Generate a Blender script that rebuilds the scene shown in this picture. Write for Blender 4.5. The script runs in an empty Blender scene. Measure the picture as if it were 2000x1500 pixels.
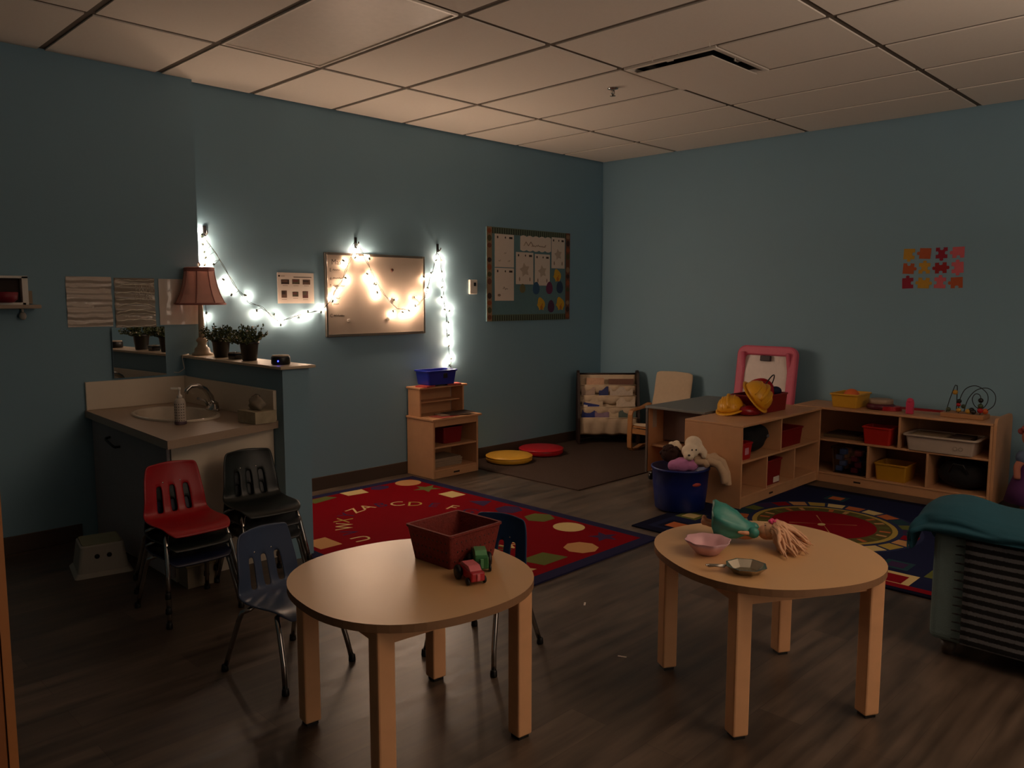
import bpy, math, random
from mathutils import Matrix, Vector, Euler, noise
rnd = random.Random(7)
PI = math.pi
C = bpy.context.scene.collection
XB, YA, YC, ZC = 6.359, 5.009, 4.936, 2.729      # right wall, back wall, near part of the back wall, ceiling

# ------------------------------------------------------------------ materials
def lin(h):
    h = h.lstrip('#'); r = []
    for i in (0, 2, 4):
        c = int(h[i:i+2], 16)/255
        r.append(c/12.92 if c <= .04045 else ((c+.055)/1.055)**2.4)
    return r
MATS = {}
def mat(name, col, rough=.6, metal=0., var=.08, scale=30., bump=0., bscale=200., spec=.5, coat=0., trans=0., emit=None, estr=0.):
    if name in MATS: return MATS[name]
    m = bpy.data.materials.new(name); m.use_nodes = True
    nt = m.node_tree; b = nt.nodes['Principled BSDF']
    c = lin(col) if isinstance(col, str) else list(col)
    tc = nt.nodes.new('ShaderNodeTexCoord')
    n = nt.nodes.new('ShaderNodeTexNoise'); n.inputs['Scale'].default_value = scale; n.inputs['Detail'].default_value = 3
    nt.links.new(tc.outputs['Object'], n.inputs['Vector'])
    mx = nt.nodes.new('ShaderNodeMix'); mx.data_type = 'RGBA'
    mx.inputs['A'].default_value = [min(1, x*(1-var)) for x in c]+[1]
    mx.inputs['B'].default_value = [min(1, x*(1+var)) for x in c]+[1]
    nt.links.new(n.outputs['Fac'], mx.inputs['Factor'])
    nt.links.new(mx.outputs['Result'], b.inputs['Base Color'])
    b.inputs['Roughness'].default_value = rough; b.inputs['Metallic'].default_value = metal
    b.inputs['Specular IOR Level'].default_value = spec
    b.inputs['Coat Weight'].default_value = coat; b.inputs['Coat Roughness'].default_value = .12
    b.inputs['Transmission Weight'].default_value = trans
    if emit:
        b.inputs['Emission Color'].default_value = (lin(emit) if isinstance(emit, str) else list(emit))+[1]
        b.inputs['Emission Strength'].default_value = estr
    if bump:
        n2 = nt.nodes.new('ShaderNodeTexNoise'); n2.inputs['Scale'].default_value = bscale
        nt.links.new(tc.outputs['Object'], n2.inputs['Vector'])
        bp = nt.nodes.new('ShaderNodeBump'); bp.inputs['Strength'].default_value = bump; bp.inputs['Distance'].default_value = .004
        nt.links.new(n2.outputs['Fac'], bp.inputs['Height']); nt.links.new(bp.outputs['Normal'], b.inputs['Normal'])
    MATS[name] = m
    return m
WALL = mat('teal_wall_paint', (.19,.335,.43), .62, var=.02, scale=3, bump=.03, bscale=300)
TILE = mat('ceiling_tile', '#e6dfd4', .95, var=.03, scale=60, bump=.15, bscale=260)
GRID = mat('ceiling_grid', '#5f564c', .9)
BASEB = mat('brown_baseboard', '#4a3c33', .55)
WOOD = mat('maple', '#c4946c', .42, var=.10, scale=14)
WOODE = mat('maple_edge', '#c99a6c', .5)
TTOP = mat('maple_laminate', '#cfa676', .3, var=.03, scale=9, spec=.85)
TEDGE = mat('table_edge', '#8e6a4c', .55)
TLEG = mat('table_leg_wood', '#e0aa7c', .5, var=.1, scale=18)
CREAM = mat('cream_laminate', '#e0d3bf', .5, var=.03)
CREAMD = mat('counter_laminate', '#a5917e', .45, var=.05, scale=120)
GREYDOOR = mat('grey_cabinet_door', '#9a9496', .6)
CHROME = mat('chrome', '#b9b5b0', .16, 1.0, var=.02)
STEEL = mat('brushed_steel', '#a8a49c', .28, 1.0)
BLACKP = mat('black_plastic', '#0c0c0e', .4)
BLACKM = mat('black_cloth', '#08080a', .9)
WHITEP = mat('white_plastic', '#d9d5cc', .4)
PAPER = mat('white_paper', '#d6cbc0', .8, var=.03)
INK = mat('grey_ink', '#3b332f', .8)
INKL = mat('pale_ink', '#8b7c6e', .8)
RED = mat('red_plastic', '#a8121c', .35)
REDD = mat('dark_red_plastic', '#7a0e16', .4)
BLUEP = mat('blue_plastic', '#1b2a9a', .35)
YEL = mat('yellow_plastic', '#e0a21e', .38)
PINK = mat('pink_plastic', '#d4607a', .5)
ORANGE = mat('orange_plastic', '#d9652a', .5)
CANVAS = mat('cream_canvas', '#cbb79c', .9, bump=.15)
DARKW = mat('dark_brown_wood', '#2a1a14', .45)
TEALB = mat('teal_cloth', '#0a4454', .9, bump=.2, bscale=150)
TEALG = mat('grey_teal_upholstery', '#6c8284', .95, bump=.3)

# ------------------------------------------------------------------ mesh builder
class MB:
    def __init__(s): s.v = []; s.f = []; s.m = []; s.sm = []; s.mats = []
    def add(s, vs, fs, m, smooth=False, M=None):
        if m not in s.mats: s.mats.append(m)
        k = len(s.v); i = s.mats.index(m)
        s.v += [tuple(M @ Vector(v)) if M else tuple(v) for v in vs]
        for f in fs: s.f.append([k+a for a in f]); s.m.append(i); s.sm.append(smooth)
        return s
    def box(s, c, d, m, rz=0, M=None, taper=1.0):
        x, y, z = [a/2 for a in d]; t = taper
        vs = [(-x, -y, -z), (x, -y, -z), (x, y, -z), (-x, y, -z), (-x*t, -y*t, z), (x*t, -y*t, z), (x*t, y*t, z), (-x*t, y*t, z)]
        T = Matrix.Translation(c) @ Matrix.Rotation(rz, 4, 'Z')
        if M: T = M @ T
        return s.add(vs, [(0, 3, 2, 1), (4, 5, 6, 7), (0, 1, 5, 4), (1, 2, 6, 5), (2, 3, 7, 6), (3, 0, 4, 7)], m, False, T)
    def b2(s, x0, x1, y0, y1, z0, z1, m): return s.box(((x0+x1)/2, (y0+y1)/2, (z0+z1)/2), (x1-x0, y1-y0, z1-z0), m)
    def prism(s, poly, w0, w1, m, M=None, mside=None):
        n = len(poly)
        a = sum(poly[i][0]*poly[(i+1) % n][1]-poly[(i+1) % n][0]*poly[i][1] for i in range(n))
        if a < 0: poly = poly[::-1]
        vs = [(p[0], p[1], w0) for p in poly]+[(p[0], p[1], w1) for p in poly]
        s.add(vs, [tuple(range(n-1, -1, -1)), tuple(range(n, 2*n))], m, False, M)
        s.add(vs, [(i, (i+1) % n, n+(i+1) % n, n+i) for i in range(n)], mside or m, False, M)
        return s
    def flat(s, poly, w, m, M=None):
        n = len(poly)
        a = sum(poly[i][0]*poly[(i+1) % n][1]-poly[(i+1) % n][0]*poly[i][1] for i in range(n))
        if a < 0: poly = poly[::-1]
        return s.add([(p[0], p[1], w) for p in poly], [tuple(range(n))], m, False, M)
    def loft(s, rings, m, cap0=True, cap1=True, smooth=True, M=None):
        n = len(rings[0]); vs = [p for r in rings for p in r]; fs = []
        for j in range(len(rings)-1):
            for i in range(n):
                k = (i+1) % n
                fs.append((j*n+i, j*n+k, (j+1)*n+k, (j+1)*n+i))
        if cap0: fs.append(tuple(range(n-1, -1, -1)))
        if cap1: fs.append(tuple(range((len(rings)-1)*n, len(rings)*n)))
        return s.add(vs, fs, m, smooth, M)
    def lathe(s, prof, m, n=24, M=None, smooth=True, c=(0, 0, 0), sx=1, sy=1):
        rings = [[(c[0]+sx*r*math.cos(2*PI*i/n), c[1]+sy*r*math.sin(2*PI*i/n), c[2]+z) for i in range(n)] for r, z in prof]
        return s.loft(rings, m, prof[0][0] > 1e-6, prof[-1][0] > 1e-6, smooth, M)
    def ell(s, c, r, m, M=None, n=16, k=10, rot=None):
        T = Matrix.Translation(c)
        if rot: T = T @ Euler(rot).to_matrix().to_4x4()
        if M: T = M @ T
        prof = [(max(1e-5, math.sin(PI*i/k)), -math.cos(PI*i/k)) for i in range(k+1)]
        rings = [[(r[0]*q*math.cos(2*PI*i/n), r[1]*q*math.sin(2*PI*i/n), r[2]*z) for i in range(n)] for q, z in prof]
        return s.loft(rings, m, False, False, True, T)
    def tube(s, pts, r, m, n=8, closed=False, M=None, caps=True):
        P = [Vector(p) for p in pts]; N = len(P)
        rad = r if isinstance(r, (list, tuple)) else [r]*N
        up = None; rings = []
        for i in range(N):
            if closed: t = P[(i+1) % N]-P[i-1]
            else: t = P[min(i+1, N-1)]-P[max(i-1, 0)]
            t.normalize()
            if up is None:
                up = Vector((0, 0, 1)) if abs(t.z) < .9 else Vector((1, 0, 0))
            a = (up-t*up.dot(t)); a.normalize(); up = a; b = t.cross(a)
            rings.append([tuple(P[i]+rad[i]*(a*math.cos(2*PI*k/n)+b*math.sin(2*PI*k/n))) for k in range(n)])
        if closed: rings.append(rings[0])
        return s.loft(rings, m, caps and not closed, caps and not closed, True, M)
    def build(s, name, parent=None, bevel=0, seg=2, sub=0, smooth=None, solid=0, remesh=0):
        me = bpy.data.meshes.new(name); me.from_pydata(s.v, [], s.f)
        for m in s.mats: me.materials.append(m)
        me.polygons.foreach_set('material_index', s.m)
        me.polygons.foreach_set('use_smooth', [bool(x) if smooth is None else smooth for x in s.sm])
        me.update()
        o = bpy.data.objects.new(name, me); C.objects.link(o)
        if parent: o.parent = parent
        if remesh:
            q = o.modifiers.new('remesh', 'REMESH'); q.mode = 'VOXEL'; q.voxel_size = remesh; q.use_smooth_shade = True
            q2 = o.modifiers.new('smooth', 'SMOOTH'); q2.factor = .5; q2.iterations = 4
        if solid:
            q = o.modifiers.new('solid', 'SOLIDIFY'); q.thickness = solid; q.offset = 0
        if bevel:
            q = o.modifiers.new('bevel', 'BEVEL'); q.width = bevel; q.segments = seg; q.limit_method = 'ANGLE'; q.angle_limit = .6
        if sub:
            q = o.modifiers.new('sub', 'SUBSURF'); q.levels = sub; q.render_levels = sub
        return o

def translucent(m, col, f):
    nt = m.node_tree; b = nt.nodes['Principled BSDF']; out = nt.nodes['Material Output']
    tr = nt.nodes.new('ShaderNodeBsdfTranslucent'); tr.inputs['Color'].default_value = lin(col)+[1]
    mx = nt.nodes.new('ShaderNodeMixShader'); mx.inputs['Fac'].default_value = f
    nt.links.new(b.outputs[0], mx.inputs[1]); nt.links.new(tr.outputs[0], mx.inputs[2]); nt.links.new(mx.outputs[0], out.inputs['Surface'])
    return m
def tag(o, label, cat, group=None):
    o['label'] = label; o['category'] = cat
    if group: o['group'] = group
    return o
def thing(name, label, cat, loc=(0, 0, 0), rz=0, group=None, rot=None):
    o = bpy.data.objects.new(name, None); C.objects.link(o); o.empty_display_size = .05
    o.location = loc; o.rotation_euler = rot if rot else (0, 0, rz)
    return tag(o, label, cat, group)
def place(o, loc, rz=0, rot=None):
    o.location = loc; o.rotation_euler = rot if rot else (0, 0, rz); return o
def struct(o): o['kind'] = 'structure'; return o
def children(o): return [x for x in C.objects if x.parent == o]
def dup(root, loc, rz, label, group=None, swap=None, name=None):
    def cp(o, par):
        c = o.copy()
        if name and par is None: c.name = name
        C.objects.link(c)
        if par: c.parent = par
        if swap and c.type == 'MESH' and c.data.materials and c.data.materials[0] in swap:
            c.data = c.data.copy()
            for i, m in enumerate(c.data.materials):
                if m in swap: c.data.materials[i] = swap[m]
        for ch in children(o): cp(ch, c)
        return c
    r = cp(root, None); r.location = loc; r.rotation_euler = (0, 0, rz); r['label'] = label
    if group: r['group'] = group
    return r
MA = lambda x, y, z: Matrix(((1, 0, 0, x), (0, 0, -1, y), (0, 1, 0, z), (0, 0, 0, 1)))      # u->x, v->z, w->-y
MBW = lambda x, y, z: Matrix(((0, 0, -1, x), (-1, 0, 0, y), (0, 1, 0, z), (0, 0, 0, 1)))    # u->-y, v->z, w->-x
def rrect(w, d, r, n=5, cx=0, cy=0):
    r = min(r, w/2-1e-4, d/2-1e-4); out = []
    for qx, qy, a0 in ((1, 1, 0), (-1, 1, 90), (-1, -1, 180), (1, -1, 270)):
        for i in range(n+1):
            a = math.radians(a0+90*i/n)
            out.append((cx+qx*(w/2-r)+r*math.cos(a), cy+qy*(d/2-r)+r*math.sin(a)))
    return out
def ring(poly, z): return [(p[0], p[1], z) for p in poly]
def ellp(rx, ry, n=20, cx=0, cy=0, a0=0): return [(cx+rx*math.cos(a0+2*PI*i/n), cy+ry*math.sin(a0+2*PI*i/n)) for i in range(n)]
def starp(r, k=5, q=.42, cx=0, cy=0, a0=PI/2): return [(cx+(r if i % 2 == 0 else r*q)*math.cos(a0+PI*i/k), cy+(r if i % 2 == 0 else r*q)*math.sin(a0+PI*i/k)) for i in range(2*k)]
def rect(x0, x1, y0, y1): return [(x0, y0), (x1, y0), (x1, y1), (x0, y1)]
def tub(w, d, h, m, lip=.012, t=.004, taper=.86, r=.015):
    """an open tub: outer wall, rolled rim, inner wall, floor"""
    b = MB(); q = taper
    R = [ring(rrect(w*q, d*q, r), 0), ring(rrect(w, d, r), h-.012), ring(rrect(w+2*lip, d+2*lip, r+lip), h-.012), ring(rrect(w+2*lip, d+2*lip, r+lip), h),
         ring(rrect(w-2*t, d-2*t, r), h), ring(rrect(w*q-2*t, d*q-2*t, r), t)]
    return b.loft(R, m, True, True, False)
GL = {}
def glyph(ch):
    if ch not in GL:
        cu = bpy.data.curves.new('glyph', 'FONT'); cu.body = ch; cu.size = 1; cu.align_x = 'CENTER'; cu.resolution_u = 3
        o = bpy.data.objects.new('glyph', cu); C.objects.link(o)
        dg = bpy.context.evaluated_depsgraph_get(); dg.update()
        me = bpy.data.meshes.new_from_object(o.evaluated_get(dg))
        GL[ch] = ([tuple(v.co) for v in me.vertices], [tuple(p.vertices) for p in me.polygons])
        bpy.data.objects.remove(o); bpy.data.meshes.remove(me); bpy.data.curves.remove(cu)
    return GL[ch]
def text(b, s, size, m, M):
    v, f = glyph(s); b.add([(x*size, y*size, 0) for x, y, z in v], f, m, False, M)

# ------------------------------------------------------------------ camera
def camera():
    f = 1552.
    v1 = Vector((1540., 167., f)); v2 = Vector((-1582., 169., f))
    ex = v1.normalized(); ey = (v2-ex*v2.dot(ex)).normalized(); ez = ex.cross(ey)
    if ez.y < 0: ez = -ez
    Rm = Matrix((ex, ey, ez))
    right, up, fwd = Rm.col[0], Rm.col[1], Rm.col[2]
    M = Matrix(((right.x, up.x, -fwd.x, 0), (right.y, up.y, -fwd.y, 0), (right.z, up.z, -fwd.z, 1.4), (0, 0, 0, 1)))
    cd = bpy.data.cameras.new('camera'); cd.sensor_width = 36; cd.lens = f*36/2000; cd.clip_start = .02
    o = bpy.data.objects.new('camera', cd); C.objects.link(o); o.matrix_world = M
    bpy.context.scene.camera = o
camera()

# ------------------------------------------------------------------ room shell
def floor_mat():
    m = mat('vinyl_planks', '#6d6259', .42, var=.25, scale=2)
    nt = m.node_tree; b = nt.nodes['Principled BSDF']
    tc = nt.nodes.new('ShaderNodeTexCoord')
    br = nt.nodes.new('ShaderNodeTexBrick'); br.offset = .37; br.inputs['Scale'].default_value = 1
    br.inputs['Brick Width'].default_value = 1.22; br.inputs['Row Height'].default_value = .152; br.inputs['Mortar Size'].default_value = .0008
    br.inputs['Color1'].default_value = lin('#5d5045')+[1]; br.inputs['Color2'].default_value = lin('#463b32')+[1]; br.inputs['Mortar'].default_value = lin('#39302a')+[1]
    nt.links.new(tc.outputs['Object'], br.inputs['Vector'])
    mp = nt.nodes.new('ShaderNodeMapping'); mp.inputs['Scale'].default_value = (1.1, 9, 1)
    nt.links.new(tc.outputs['Object'], mp.inputs['Vector'])
    n = nt.nodes.new('ShaderNodeTexNoise'); n.inputs['Scale'].default_value = 2.2; n.inputs['Detail'].default_value = 6
    nt.links.new(mp.outputs['Vector'], n.inputs['Vector'])
    mx = nt.nodes.new('ShaderNodeMix'); mx.data_type = 'RGBA'; mx.blend_type = 'OVERLAY'; mx.inputs['Factor'].default_value = .95
    nt.links.new(br.outputs['Color'], mx.inputs['A']); mc = nt.nodes.new('ShaderNodeMapRange'); mc.inputs['From Min'].default_value = .3; mc.inputs['From Max'].default_value = .7; mc.inputs['To Min'].default_value = .24; mc.inputs['To Max'].default_value = .76; nt.links.new(n.outputs['Fac'], mc.inputs['Value']); nt.links.new(mc.outputs['Result'], mx.inputs['B'])
    nt.links.new(mx.outputs['Result'], b.inputs['Base Color'])
    mr = nt.nodes.new('ShaderNodeMapRange'); mr.inputs['To Min'].default_value = .25; mr.inputs['To Max'].default_value = .5
    nt.links.new(n.outputs['Fac'], mr.inputs['Value']); nt.links.new(mr.outputs['Result'], b.inputs['Roughness'])
    return m
X0, Y0 = -2.6, -3.2
struct(MB().b2(X0, XB+.12, Y0, YA+.12, -.1, 0, floor_mat()).build('floor'))
struct(MB().b2(2.207, XB+.12, YA, YA+.12, 0, ZC+.15, WALL).build('wall_back'))
struct(MB().b2(X0, 2.207, YC, YA+.12, 0, ZC+.15, WALL).build('wall_left'))
struct(MB().b2(XB, XB+.12, Y0, YA, 0, ZC+.15, WALL).build('wall_right'))
struct(MB().b2(X0-.12, X0, Y0, YA+.12, 0, ZC+.15, WALL).build('wall_side'))
struct(MB().b2(X0, XB+.12, Y0-.12, Y0, 0, ZC+.15, WALL).build('wall_front'))
struct(MB().b2(2.093, 2.25, 3.745, YC, 0, 1.03, WALL).build('wall_half'))
struct(MB().b2(2.068, 2.275, 3.715, YC, 1.03, 1.045, mat('cream_cap', '#c9b89f', .4)).build('trim_1', bevel=.003))
bb = MB().b2(2.25, XB, YA-.008, YA, 0, .098, BASEB); struct(bb.build('baseboard_back', bevel=.003))
struct(MB().b2(X0, 1.45, YC-.008, YC, 0, .098, BASEB).build('baseboard_left', bevel=.003))
struct(MB().b2(XB-.008, XB, Y0, YA-.008, 0, .098, BASEB).build('baseboard_right', bevel=.003))
# ceiling: lay-in tiles in a T-bar grid
GX = [1.385+.6225*k for k in range(-7, 9)]; GY = [4.16-1.235*k for k in range(-1, 7)]
xs = [X0]+[g for g in GX if X0+.05 < g < XB-.03]+[XB]; ys = sorted([Y0]+[g for g in GY if Y0+.05 < g < YA-.03]+[YA])
cb = MB(); cb.b2(X0, XB, Y0, YA, ZC+.03, ZC+.06, GRID)
for g in xs: cb.b2(g-.0195, g+.0195, Y0, YA, ZC+.007, ZC+.03, GRID)
for g in ys: cb.b2(X0, XB, g-.0195, g+.0195, ZC+.0075, ZC+.03, GRID)
VX, VY, TX, TY = 3.875, 2.925, 2.0075, 4.16       # diffuser cell corner, troffer cell corner
for i in range(len(xs)-1):
    for j in range(len(ys)-1):
        x0, x1, y0, y1 = xs[i]+.019, xs[i+1]-.019, ys[j]+.019, ys[j+1]-.019
        if abs(xs[i]-VX) < .02 and abs(ys[j+1]-VY) < .02: y1 = VY-.62
        if abs(xs[i]-TX) < .02 and abs(ys[j+1]-TY) < .02: continue
        cb.b2(x0, x1, y0, y1, ZC, ZC+.025, TILE)
struct(cb.build('ceiling'))
# troffer, switched off
t = thing('ceiling_light', 'unlit recessed ceiling light panel with a thin bright metal edge', 'light', (TX+.311, TY-.6175, ZC))
MB().b2(-.285, .285, -.59, .59, .004, .012, mat('lens_panel', '#cfc6ba', .4, bump=.1)).build('diffuser', t)
fb = MB()
for a in ((-.297, -.285, -.604, .604), (.285, .297, -.604, .604)): fb.b2(*a, -.003, .02, mat('light_metal', '#efe6da', .3))
for a in ((-.285, .285, -.604, -.59), (-.285, .285, .59, .604)): fb.b2(*a, -.003, .02, MATS['light_metal'])
fb.build('frame', t)
# plaque air diffuser
t = thing('ceiling_vent', 'square ceiling air vent with a dropped plate and dark slots', 'vent', (VX+.311, VY-.31, ZC))
MB().b2(-.30, .30, -.30, .30, .02, .029, mat('vent_dark', '#060505', .9)).build('backing', t)
b = MB()
for a in ((-.301, -.275, -.301, .301), (.275, .301, -.301, .301), (-.275, .275, -.301, -.275), (-.275, .275, .275, .301)): b.b2(*a, -.006, .015, TILE)
for a in ((-.28, -.24, .0, .04), (.0, .04, -.28, -.24)): b.b2(*a, .0, .012, TILE)
b.build('frame', t)
MB().b2(-.25, .25, -.25, .25, -.028, -.022, TILE).build('plate', t)
# sprinkler
t = thing('sprinkler', 'small chrome fire sprinkler hanging from the ceiling', 'sprinkler', (4.175, 3.218, ZC))
MB().lathe([(.034, 0), (.034, -.006), (.012, -.012)], CHROME).build('escutcheon', t)
MB().tube([(-.014, 0, -.012), (-.018, 0, -.03), (0, 0, -.046)], .003, CHROME).tube([(.014, 0, -.012), (.018, 0, -.03), (0, 0, -.046)], .003, CHROME).lathe([(.006, -.01), (.006, -.045)], CHROME, 10).build('body', t)
MB().lathe([(.016, -.046), (.018, -.049), (.0001, -.05)], CHROME).build('deflector', t)
# little white hooks on the grid
for q, (x, y, lab) in enumerate([(3.80, 2.66, 'beside the vent slot, nearest the sprinkler'), (3.80, 2.49, 'beside the middle of the long vent slot'), (3.80, 2.30, 'beside the vent corner'), (4.12, 2.33, 'at the short slot of the vent')]):
    hk = MB().tube([(0, 0, 0), (0, 0, -.014), (.004, 0, -.02), (.009, 0, -.016)], .0022, WHITEP, 6).build('ceiling_hook')
    place(hk, (x, y, ZC)); tag(hk, 'tiny white hook on the ceiling '+lab, 'hook', 'ceiling hooks')

# ------------------------------------------------------------------ string lights
BULBS = [(2.252, 1.808), (2.261, 1.776), (2.262, 1.728), (2.26, 1.68), (2.265, 1.648), (2.318, 1.621), (2.396, 1.511), (2.442, 1.432), (2.548, 1.412), (2.617, 1.303), (2.749, 1.284), (2.789, 1.227), (2.937, 1.267), (3.002, 1.291), (3.115, 1.312), (2.264, 1.291), (2.257, 1.603), (3.198, 1.388), (3.252, 1.473), (3.319, 1.537), (3.305, 1.662), (3.414, 1.763), (3.408, 1.703), (3.517, 1.703), (3.509, 1.571), (3.577, 1.488), (3.59, 1.43), (3.564, 1.518), (3.753, 1.388), (3.736, 1.286), (3.835, 1.284), (3.9, 1.295), (3.952, 1.327), (3.953, 1.404), (4.057, 1.404), (4.089, 1.473), (4.049, 1.558), (4.144, 1.592), (4.199, 1.708), (4.253, 1.706), (4.252, 1.603), (4.256, 1.495), (4.25, 1.396), (4.281, 1.3), (4.337, 1.299), (4.319, 1.19), (4.324, 1.097), (4.323, 1.016), (4.35, 0.904), (4.31, 0.857)]
WIRE = [(2.263, 1.798), (2.294, 1.746), (2.348, 1.677), (2.419, 1.548), (2.489, 1.446), (2.548, 1.372), (2.631, 1.348), (2.711, 1.285), (2.767, 1.242), (2.81, 1.245), (2.886, 1.272), (2.987, 1.288), (3.104, 1.316), (3.178, 1.381), (3.209, 1.443), (3.267, 1.518), (3.327, 1.63), (3.356, 1.705), (3.403, 1.811), (3.446, 1.746), (3.49, 1.672), (3.552, 1.56), (3.643, 1.427), (3.709, 1.368), (3.767, 1.317), (3.871, 1.308), (3.974, 1.347), (4.042, 1.4), (4.075, 1.489), (4.14, 1.612), (4.19, 1.769), (4.227, 1.717), (4.242, 1.573), (4.256, 1.408), (4.277, 1.283), (4.287, 1.157), (4.296, 1.03), (4.318, 0.936), (4.334, 0.91), (4.328, 0.825)]
WB = (3.152, 4.066, 1.118, 1.725)      # whiteboard
BULBM = mat('lit_bulb', '#fff1d8', .3, emit=(1.0, .67, .46), estr=660.)
t = thing('string_lights', 'lit string of warm white fairy lights looped over three hooks on the blue wall', 'string lights', (0, 0, 0))
GREENW = mat('green_wire', '#1d2b20', .6)
def wy(x, z): return YA-.026-(.02 if WB[0]-.03 < x < WB[1]+.03 and z < WB[3]+.04 else 0)
w = MB(); pts = []
for i in range(len(WIRE)-1):
    (x0, z0), (x1, z1) = WIRE[i], WIRE[i+1]
    for k in range(4):
        f = k/4; pts.append((x0+(x1-x0)*f, z0+(z1-z0)*f))
pts.append(WIRE[-1])
def wire_path(ph, amp): return [(x+amp*math.cos(i*.9+ph), wy(x, z)+amp*math.sin(i*.9+ph), z+amp*.6*math.sin(i*.7+ph)) for i, (x, z) in enumerate(pts)]
w.tube(wire_path(0, .004), .0017, GREENW, 6).tube(wire_path(2.2, .006), .0017, GREENW, 6)
w.tube([(2.262, wy(2, 1), 1.79), (2.268, wy(2, 1), 1.6), (2.26, wy(2, 1), 1.40), (2.262, wy(2, 1), 1.24), (2.27, wy(2, 1), 1.06)], .0017, GREENW, 6)
bm0 = MB().ell((0, 0, .006), (.0055, .0055, .0105), BULBM, n=10, k=8)
sm0 = MB().lathe([(.0035, -.022), (.0062, -.020), (.0066, -.002), (.0048, .0)], GREENW, 10)
OUT = {10, 12, 18, 28, 33, 34, 39, 44, 46}      # these bulbs point into the room, socket to the wall
proto = None
for k, (x, z) in enumerate(BULBS):
    y = wy(x, z)+.006+rnd.uniform(-.003, .003)
    d = min(pts, key=lambda p: (p[0]-x)**2+(p[1]-z)**2)
    if proto is None:
        proto = o = bm0.build('bulb', t); sk = sm0.build('socket', o)
    else:
        o = proto.copy(); C.objects.link(o); o.parent = t; c_ = sk.copy(); C.objects.link(c_); c_.parent = o
    o.location = (x, y-.006*(k in OUT), z)
    a = rnd.uniform(-1.2, 1.2)+(PI if rnd.random() < .6 else 0)
    dr = Vector((rnd.uniform(-.3, .3), -1, rnd.uniform(-.3, .3))) if k in OUT else Vector((math.sin(a), rnd.uniform(-.45, .1), math.cos(a)))
    o.rotation_euler = dr.to_track_quat('Z', 'Y').to_euler()
    q_ = Vector((x, o.location.y, z))-dr.normalized()*.02
    if abs(x-2.262) > .02 or z > 1.5: w.tube([(d[0], wy(*d), d[1]), tuple(q_)], .0013, GREENW, 5)
w.build('wire', t)
for x, z, lab in ((2.282, 1.812, 'black adhesive hook holding the fairy lights beside the lamp'), (3.426, 1.80, 'black adhesive hook holding the fairy lights above the whiteboard'), (4.215, 1.79, 'black adhesive hook holding the fairy lights right of the whiteboard')):
    h = MB().box((0, -.004, .012), (.02, .008, .065), BLACKP).tube([(0, -.008, 0), (0, -.03, -.012), (0, -.042, -.002), (0, -.044, .012)], .005, BLACKP, 8).build('wall_hook', bevel=.002)
    place(h, (x, YA, z)); tag(h, lab, 'hook', 'hooks for the fairy lights')

# ------------------------------------------------------------------ things on the back wall
t = thing('whiteboard', 'whiteboard in a thin metal frame with faded handwriting down its left edge', 'whiteboard', (3.609, YA, 1.4215))
W, H = .457, .3035
MB().box((0, -.009, 0), (2*W-.02, .014, 2*H-.02), mat('whiteboard_face', '#b0a294', .22, var=.04, scale=4, spec=.5)).build('board', t)
fr = MB()
for c, d in (((-W+.008, -.011, 0), (.018, .02, 2*H)), ((W-.008, -.011, 0), (.018, .02, 2*H)), ((0, -.011, H-.008), (2*W-.036, .02, .018)), ((0, -.011, -H+.008), (2*W-.036, .02, .02))): fr.box(c, d, mat('aluminium_frame', '#8f867c', .3, .9))
fr.build('frame', t, bevel=.002)
wr = MB()
def scrawl(b, x, z, n, a, y, m, r=.0022, seed=0):
    q = random.Random(seed); p = [(x+i*a*.42, y, z+a*(.25+.5*(i % 2))*q.uniform(.5, 1.15)) for i in range(n)]
    b.tube(p, r, m, 5)
text(wr, 'Max', .055, INK, MA(-W+.10, -.0165, H-.085))
for i, z in enumerate((-.13, -.19, -.245, -.335, -.375, -.46)):
    text(wr, 'EeRkTC'[i], .035, INK, MA(-W+.045, -.0165, H+z-.005))
    scrawl(wr, -W+.065, H+z, (9, 12, 14, 8, 7, 13)[i], .018, -.0168, INK, .0016, i)
wr.build('lettering', t)
def magnet(x, z, m, lab, r=.014):
    o = MB().lathe([(r, 0), (r, .006), (r*.8, .009), (.0001, .0095)], m, 16, M=Matrix.Rotation(PI/2, 4, 'X')).build('magnet')
    place(o, (x, YA-.0165, z)); tag(o, lab, 'magnet', 'whiteboard magnets')
CLEARP = mat('clear_plastic', '#e8e2d8', .08, trans=.7)
magnet(3.745, 1.61, mat('brown_magnet', '#4b2a1d', .5), 'round brown magnet on the upper right part of the whiteboard')
magnet(3.34, 1.235, CLEARP, 'clear round magnet low on the left side of the whiteboard')
magnet(3.70, 1.24, CLEARP, 'clear round magnet low on the middle of the whiteboard')
# notice sheet
t = thing('notice_sheet', 'white notice sheet with six small photographs pinned left of the whiteboard', 'notice', (2.924, YA, 1.4675))
MB().box((0, -.0015, 0), (.284, .002, .212), PAPER).build('sheet', t)
yy = -.0028
DK = [mat('photo_dark', '#33231c', .8, var=.6, scale=40), mat('photo_olive', '#4d4332', .8, var=.6, scale=50), mat('photo_brown', '#5c4236', .8, var=.5, scale=45), mat('photo_maroon', '#5b302c', .8, var=.5, scale=40)]
for i, (x, z, a, c, k) in enumerate(((-.083, .043, .062, .032, 0), (.0, .045, .058, .034, 1), (.083, .043, .06, .034, 2), (-.093, -.042, .042, .05, 2), (-.006, -.042, .046, .034, 1), (.072, -.045, .044, .048, 3))):
    pr = MB().flat(rect(x-a/2, x+a/2, z-c/2, z+c/2), 0, DK[k], MA(0, yy, 0))
    pr.flat(rect(x-a/2+.004, x+a/2-.012, z-.002, z+c/2-.004), .0002, DK[(k+2) % 4], MA(0, yy, 0)); pr.build('photo', t)
pr = MB()
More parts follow.
